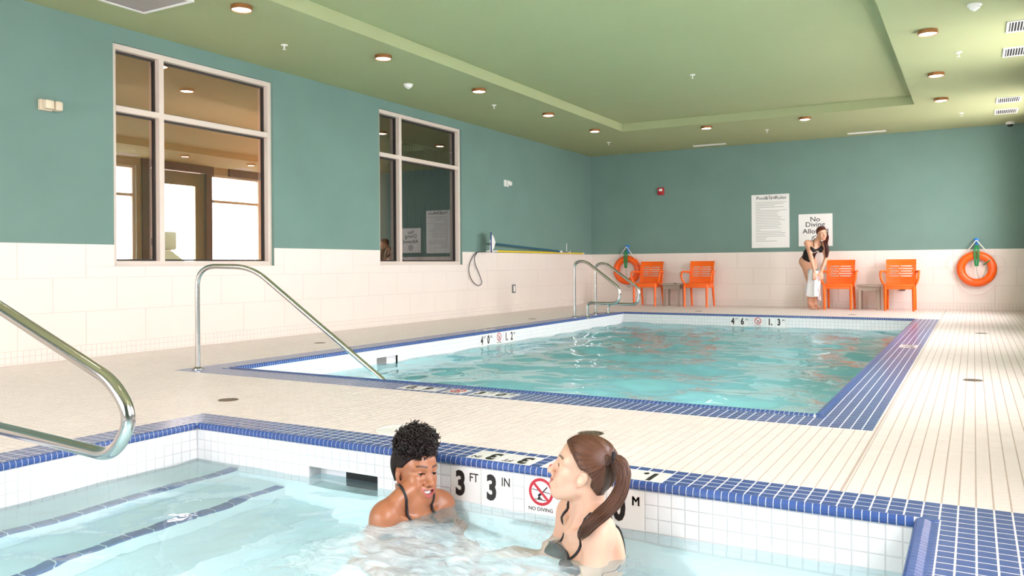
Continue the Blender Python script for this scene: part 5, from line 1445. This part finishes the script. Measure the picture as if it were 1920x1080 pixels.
# combed-back strands over the cap, gathered at the tie
tie = atd(1151, 858, 2.72); tie_l = (RR.T @ (tie - CR_)) / S_
rs2 = np.random.default_rng(8); paths, rad = [], []
for k in range(620):
    if rs2.random() < 0.72:
        t0_ = rs2.uniform(0, 1); sg = 1 if rs2.random() < 0.8 else -1                      # along the hairline, from the brow down past the ear
        a = np.array([np.interp(t0_, [0, .35, .6, .8, 1], [.074, .052, .010, -.040, -.066]), sg*np.interp(t0_, [0, .35, .6, .8, 1], [.0, .058, .079, .066, .03]), np.interp(t0_, [0, .35, .6, .8, 1], [.088, .060, .016, -.035, -.062])])
        a = a + rs2.normal(size=3) * .006
    else:
        a = np.array([rs2.uniform(-.05, .07), rs2.uniform(-.06, .07), .11])
    tt = np.linspace(0, 1, 18)[:, None]; c0 = np.array([-.012, 0, .036])
    p = a * (1 - tt) + tie_l * tt; d = p - c0; rr = np.linalg.norm(d, axis=1, keepdims=True)
    p = c0 + d / np.maximum(rr, 1e-6) * np.maximum(rr, 0.088) + np.array([0, 0, -.012]) * np.sin(PI * tt) * rs2.uniform(0, 1)
    Wp = CR_ + (p * S_) @ RR.T
    Ws = GR.snap(Wp, 0.0); off = np.interp(tt[:, 0], [0, .08, .3, 1], [-.0012, .0004, .0009, .0012])[:, None]
    Ws = Ws + GR.grad(Ws) * off
    wt = np.clip((tt - 0.86) / 0.14, 0, 1); Ws = Ws * (1 - wt) + (tie + rs2.normal(size=3) * .003) * wt
    paths.append(Ws); rad.append(np.interp(tt[:, 0], [0, .15, 1], [.0005, .0014, .0014]))
sv_, sf_ = strand_mesh(paths, rad, 4)
o_ = obj('combed_hair', (sv_, sf_), M_HAIR_R, womanR, smooth=True, world=True, fixn=False); o_['kind'] = 'stuff'
guide = [atd(u, v, d + 0.16) for u, v, d in [(1149, 859, 2.56), (1162, 866, 2.55), (1170, 888, 2.53), (1164, 918, 2.51), (1148, 944, 2.49), (1122, 966, 2.47), (1098, 988, 2.475), (1086, 1004, 2.49)]]
gd = np.array(catmull(guide, 5)); nG = len(gd); paths, rad = [], []
wid = np.interp(np.linspace(0, 1, nG), [0, .06, .2, .55, .85, 1], [.010, .016, .022, .026, .020, .006])
obj('ponytail_core', MB().tube(list(gd), list(wid * 0.62), 10), M_HAIR_R, womanR, smooth=True, world=True)
for k in range(760):
    o2 = rs2.normal(size=3); o2 *= rs2.uniform(0.55, 1.0) / np.linalg.norm(o2); ph = rs2.random() * 6; L_ = int(nG * rs2.uniform(0.72, 1.0))
    tt = np.linspace(0, 1, nG)[:, None]
    p = gd + o2 * wid[:, None] + 0.0012 * np.sin(tt * 9 + ph) * rs2.normal(size=3)
    p[:, 2] -= (np.linspace(0, 1, nG) ** 2) * rs2.uniform(0, .02)
    paths.append(p[:L_]); rad.append(np.interp(np.linspace(0, 1, L_), [0, .8, 1], [.0013, .0012, .0003]))
pv, pf = strand_mesh(paths, rad, 4)
pt = obj('ponytail', (pv, pf), M_HAIR_R, womanR, smooth=True, world=True, fixn=False); pt['kind'] = 'stuff'
tv = [tie + 0.0135 * (math.cos(a) * np.array([0, 0, 1.0]) * 1.1 + math.sin(a) * np.array([RR[0, 1], RR[1, 1], 0])) for a in np.linspace(0, 2*PI, 17)]
obj('hair_tie', MB().tube(tv, 0.0065, 8, cap=False), M_TIE, womanR, smooth=True, world=True)
for y in (-1, 1):
    strap(womanR, FR, [TR(-.09, y*.07, -.16), TR(-.085, y*.09, -.06), TR(-.03, y*.105, .005), TR(.045, y*.095, -.03), TR(.080, y*.085, -.09), TR(.11, y*.07, -.13)], 0.0048)
cloth(womanR, FR, lambda V: np.minimum(0.092 - np.linalg.norm(((V - TR(.105, 0, -.185)) @ RTR) * np.array([1, .60, 1.1]), axis=1), 1), 0.0028, 'bikini_top')
strap(womanR, FR, [TR(.05, .14, -.245), TR(-.02, .15, -.245), TR(-.09, .08, -.25), TR(-.10, 0, -.25)], 0.004, 'back_strap')

# ---------------------------------------------------------------- woman drying her leg by the end wall
base = onz(1523, 579.5); LT = np.array([_c, _s, 0.0]); FW = np.array([_s, -_c, 0.0]); UPV = np.array([0, 0, 1.0])
Q = lambda l, f, z: base + LT * l + FW * f + UPV * z
FS = Field(Q(0, 0, 0) - np.array([.42, .42, .03]), Q(0, 0, 0) + np.array([.42, .42, 1.56]), 0.0055)
FT_ = Field(Q(0, 0, 0) - np.array([.42, .42, .03]), Q(0, 0, 0) + np.array([.42, .42, 1.56]), 0.0055)
hipL, hipR, chest = Q(.03, -.10, .85), Q(-.085, -.12, .85), Q(.01, .08, 1.10)
RS_t = np.column_stack([FW, LT, UPV])
for G_ in (FS, FT_):
    G_.chain([Q(-.035, -.11, .86), Q(-.035, -.03, .98), chest], [.100, .085, .095], .06)
    G_.ell(Q(-.03, -.13, .84), (.105, .145, .11), RS_t, .06)
    G_.ell(Q(.02, .06, 1.13), (.09, .14, .09), RS_t, .05)
    for y in (-1, 1): G_.ell(Q(.03 + y*.065, .155, 1.06), (.05, .055, .055), RS_t, .03)
shR, shL = Q(-.105, .07, 1.17), Q(.165, .12, 1.15)
elR, elL = Q(-.085, .20, .90), Q(.160, .24, .90); haR, haL = Q(-.055, .27, .665), Q(.055, .28, .66)
for sh, el, ha, y in ((shR, elR, haR, 1), (shL, elL, haL, -1)):
    FS.ell(sh, (.052, .052, .055), RS_t, .05); FS.cone(sh, el, .044, .035, .03); FS.cone(el, ha, .035, .024, .02)
    hand_sdf(FS, ha, np.array(Q(0, .02, 0)) - np.array(Q(0, 0, .12)), FW, 1.0, 0.7, y)
for hp_, kn, an, y in ((hipR, Q(-.065, .11, .45), Q(-.035, -.02, .085), -1), (hipL, Q(.015, .12, .44), Q(.045, .0, .085), 1)):
    FS.cone(hp_, kn, .083, .055, .05); FS.chain([kn, kn * .55 + an * .45 - FW * .03, an], [.056, .052, .034], .03)
    FS.cone(an, an + FW * .10 - UPV * .055 + LT * .02, .032, .020, .03); FS.cone(an - UPV * .05 - FW * .02, an + FW * .16 - UPV * .065 + LT * .05, .026, .016, .03)
    for q in range(5): 
        tp = an + FW * (.165 - .012 * q) + LT * (.012 + .016 * q * y) - UPV * .068; FS.cone(tp, tp + FW * .025, .010, .008, .008)
CS = Q(.085, .235, 1.335); RSH = rot_from(math.atan2(FW[1], FW[0]) + 0.12, math.radians(-10), math.radians(8))
FS.chain([CS + RSH @ np.array([-.03, 0, -.05]), Q(.05, .12, 1.21), Q(.03, .06, 1.16)], [.044, .044, .055], .03)
head_sdf(FS, CS, RSH, 0.97, 0.0)
womanS = thing('person', 'woman in black swimsuit bending to dry her legs with a white towel', 'person', tuple(base))
V, Fc = FS.mesh()
bS = obj('body', (V, Fc), M_SKIN_R, womanS, smooth=True, world=True, fixn=False)
paint(bS, face_paint(V, CS, RSH, 0.97, lin(226, 170, 140), lin(186, 96, 88), lin(66, 36, 28), 0.0))
eyes_teeth(womanS, CS, RSH, 0.97, M_IRIS, 0.0, False)
def smask(V):
    q = (V - base); l, f, z = q @ LT, q @ FW, q[:, 2]
    leg = z - (0.705 + 0.45 * np.maximum(0, np.abs(l + .025) - .03))
    return np.minimum(leg, (1.115 - 0.05 * np.cos(l * 20)) - z)
cloth(womanS, FT_, smask, 0.006, 'swimsuit')
strap(womanS, FS, [Q(-.03, .17, 1.08), Q(-.02, .15, 1.16), Q(.01, .08, 1.24), Q(.05, .02, 1.24)], 0.006)
strap(womanS, FS, [Q(.10, .20, 1.08), Q(.11, .17, 1.15), Q(.11, .12, 1.22), Q(.08, .04, 1.23)], 0.006)
strap(womanS, FT_, [Q(-.10, .10, 1.02), Q(-.03, .16, 1.00), Q(.06, .17, 1.03), Q(.12, .12, 1.08)], 0.010, 'light_band', 0.006, mat('pale_band', lin(206, 190, 178), 0.6))
hl3 = lambda x, y, z: np.minimum(-.676*(x - .080 + 1.5*np.abs(y)*0.10) + .737*(z - .072), 0.2)
hair_cap(womanS, FS, CS, RSH, 0.97, 0.010, hl3, M_HAIR_S, h=0.0045)
paths, rad = [], []; r4 = np.random.default_rng(5)
gS = np.array(catmull([CS + RSH @ np.array(p) for p in ((-.07, .05, .06), (-.05, .09, .0), (-.02, .105, -.08))] + [Q(.150, .25, 1.17), Q(.165, .27, 1.05), Q(.155, .28, .95), Q(.15, .27, .90)], 5)); nS = len(gS)
wS = np.interp(np.linspace(0, 1, nS), [0, .3, .7, 1], [.03, .034, .036, .012])
for k in range(220):
    o2 = r4.normal(size=3); o2 *= r4.uniform(.3, 1) / np.linalg.norm(o2); L_ = int(nS * r4.uniform(.75, 1))
    p = gS + o2 * wS[:, None] + .006 * np.sin(np.linspace(0, 1, nS)[:, None] * 12 + r4.random() * 6) * r4.normal(size=3)
    paths.append(p[:L_]); rad.append(np.interp(np.linspace(0, 1, L_), [0, .8, 1], [.003, .003, .001]))
a_, b_ = strand_mesh(paths, rad, 3)
o_ = obj('long_hair', (a_, b_), M_HAIR_S, womanS, smooth=True, world=True, fixn=False); o_['kind'] = 'stuff'
# towel: folds hanging from the hands around the legs
nA, nZ = 60, 26; V = []; Fc = []
for i in range(nZ + 1):
    t = i / nZ
    for j in range(nA + 1):
        s_ = j / nA; an = -2.35 + 4.7 * s_
        zt_ = 0.70 + 0.02 * math.sin(9 * s_); zb_ = 0.30 - 0.17 * s_ + 0.02 * math.sin(14 * s_)
        z = zt_ * (1 - t) + zb_ * t
        rx = (0.085 + 0.035 * t) * (1 + (0.10 + 0.10 * t) * math.sin(5 * an + 1.2 * math.sin(3 * t)) ); ry = (0.12 + 0.02 * t) * (1 + (0.08 + 0.10 * t) * math.sin(4 * an + 2))
        l = -.025 + 0.005 * t + rx * math.sin(an) * 1.05; f = .165 * (1 - t) + .06 * t + ry * math.cos(an) * 1.0
        V.append(Q(l, f, z))
for i in range(nZ):
    for j in range(nA): a = i * (nA + 1) + j; Fc.append((a, a + 1, a + nA + 2, a + nA + 1))
tw = thing('towel', 'white towel held against the legs of the woman in the black swimsuit', 'towel', tuple(Q(-.02, .1, .13)))
to = obj('cloth', (V, Fc), M_TOWEL, tw, smooth=True, world=True)
sd = to.modifiers.new('thickness', 'SOLIDIFY'); sd.thickness = 0.006
for (j0, i0, i1) in ((22, 6, 11), (36, 17, 22)):
    obj('stripe', MB().tube([np.array(V[i * (nA + 1) + j0]) + FW * .006 for i in range(i0, i1)], 0.004, 6), M_STRIPE, tw, smooth=True, world=True)
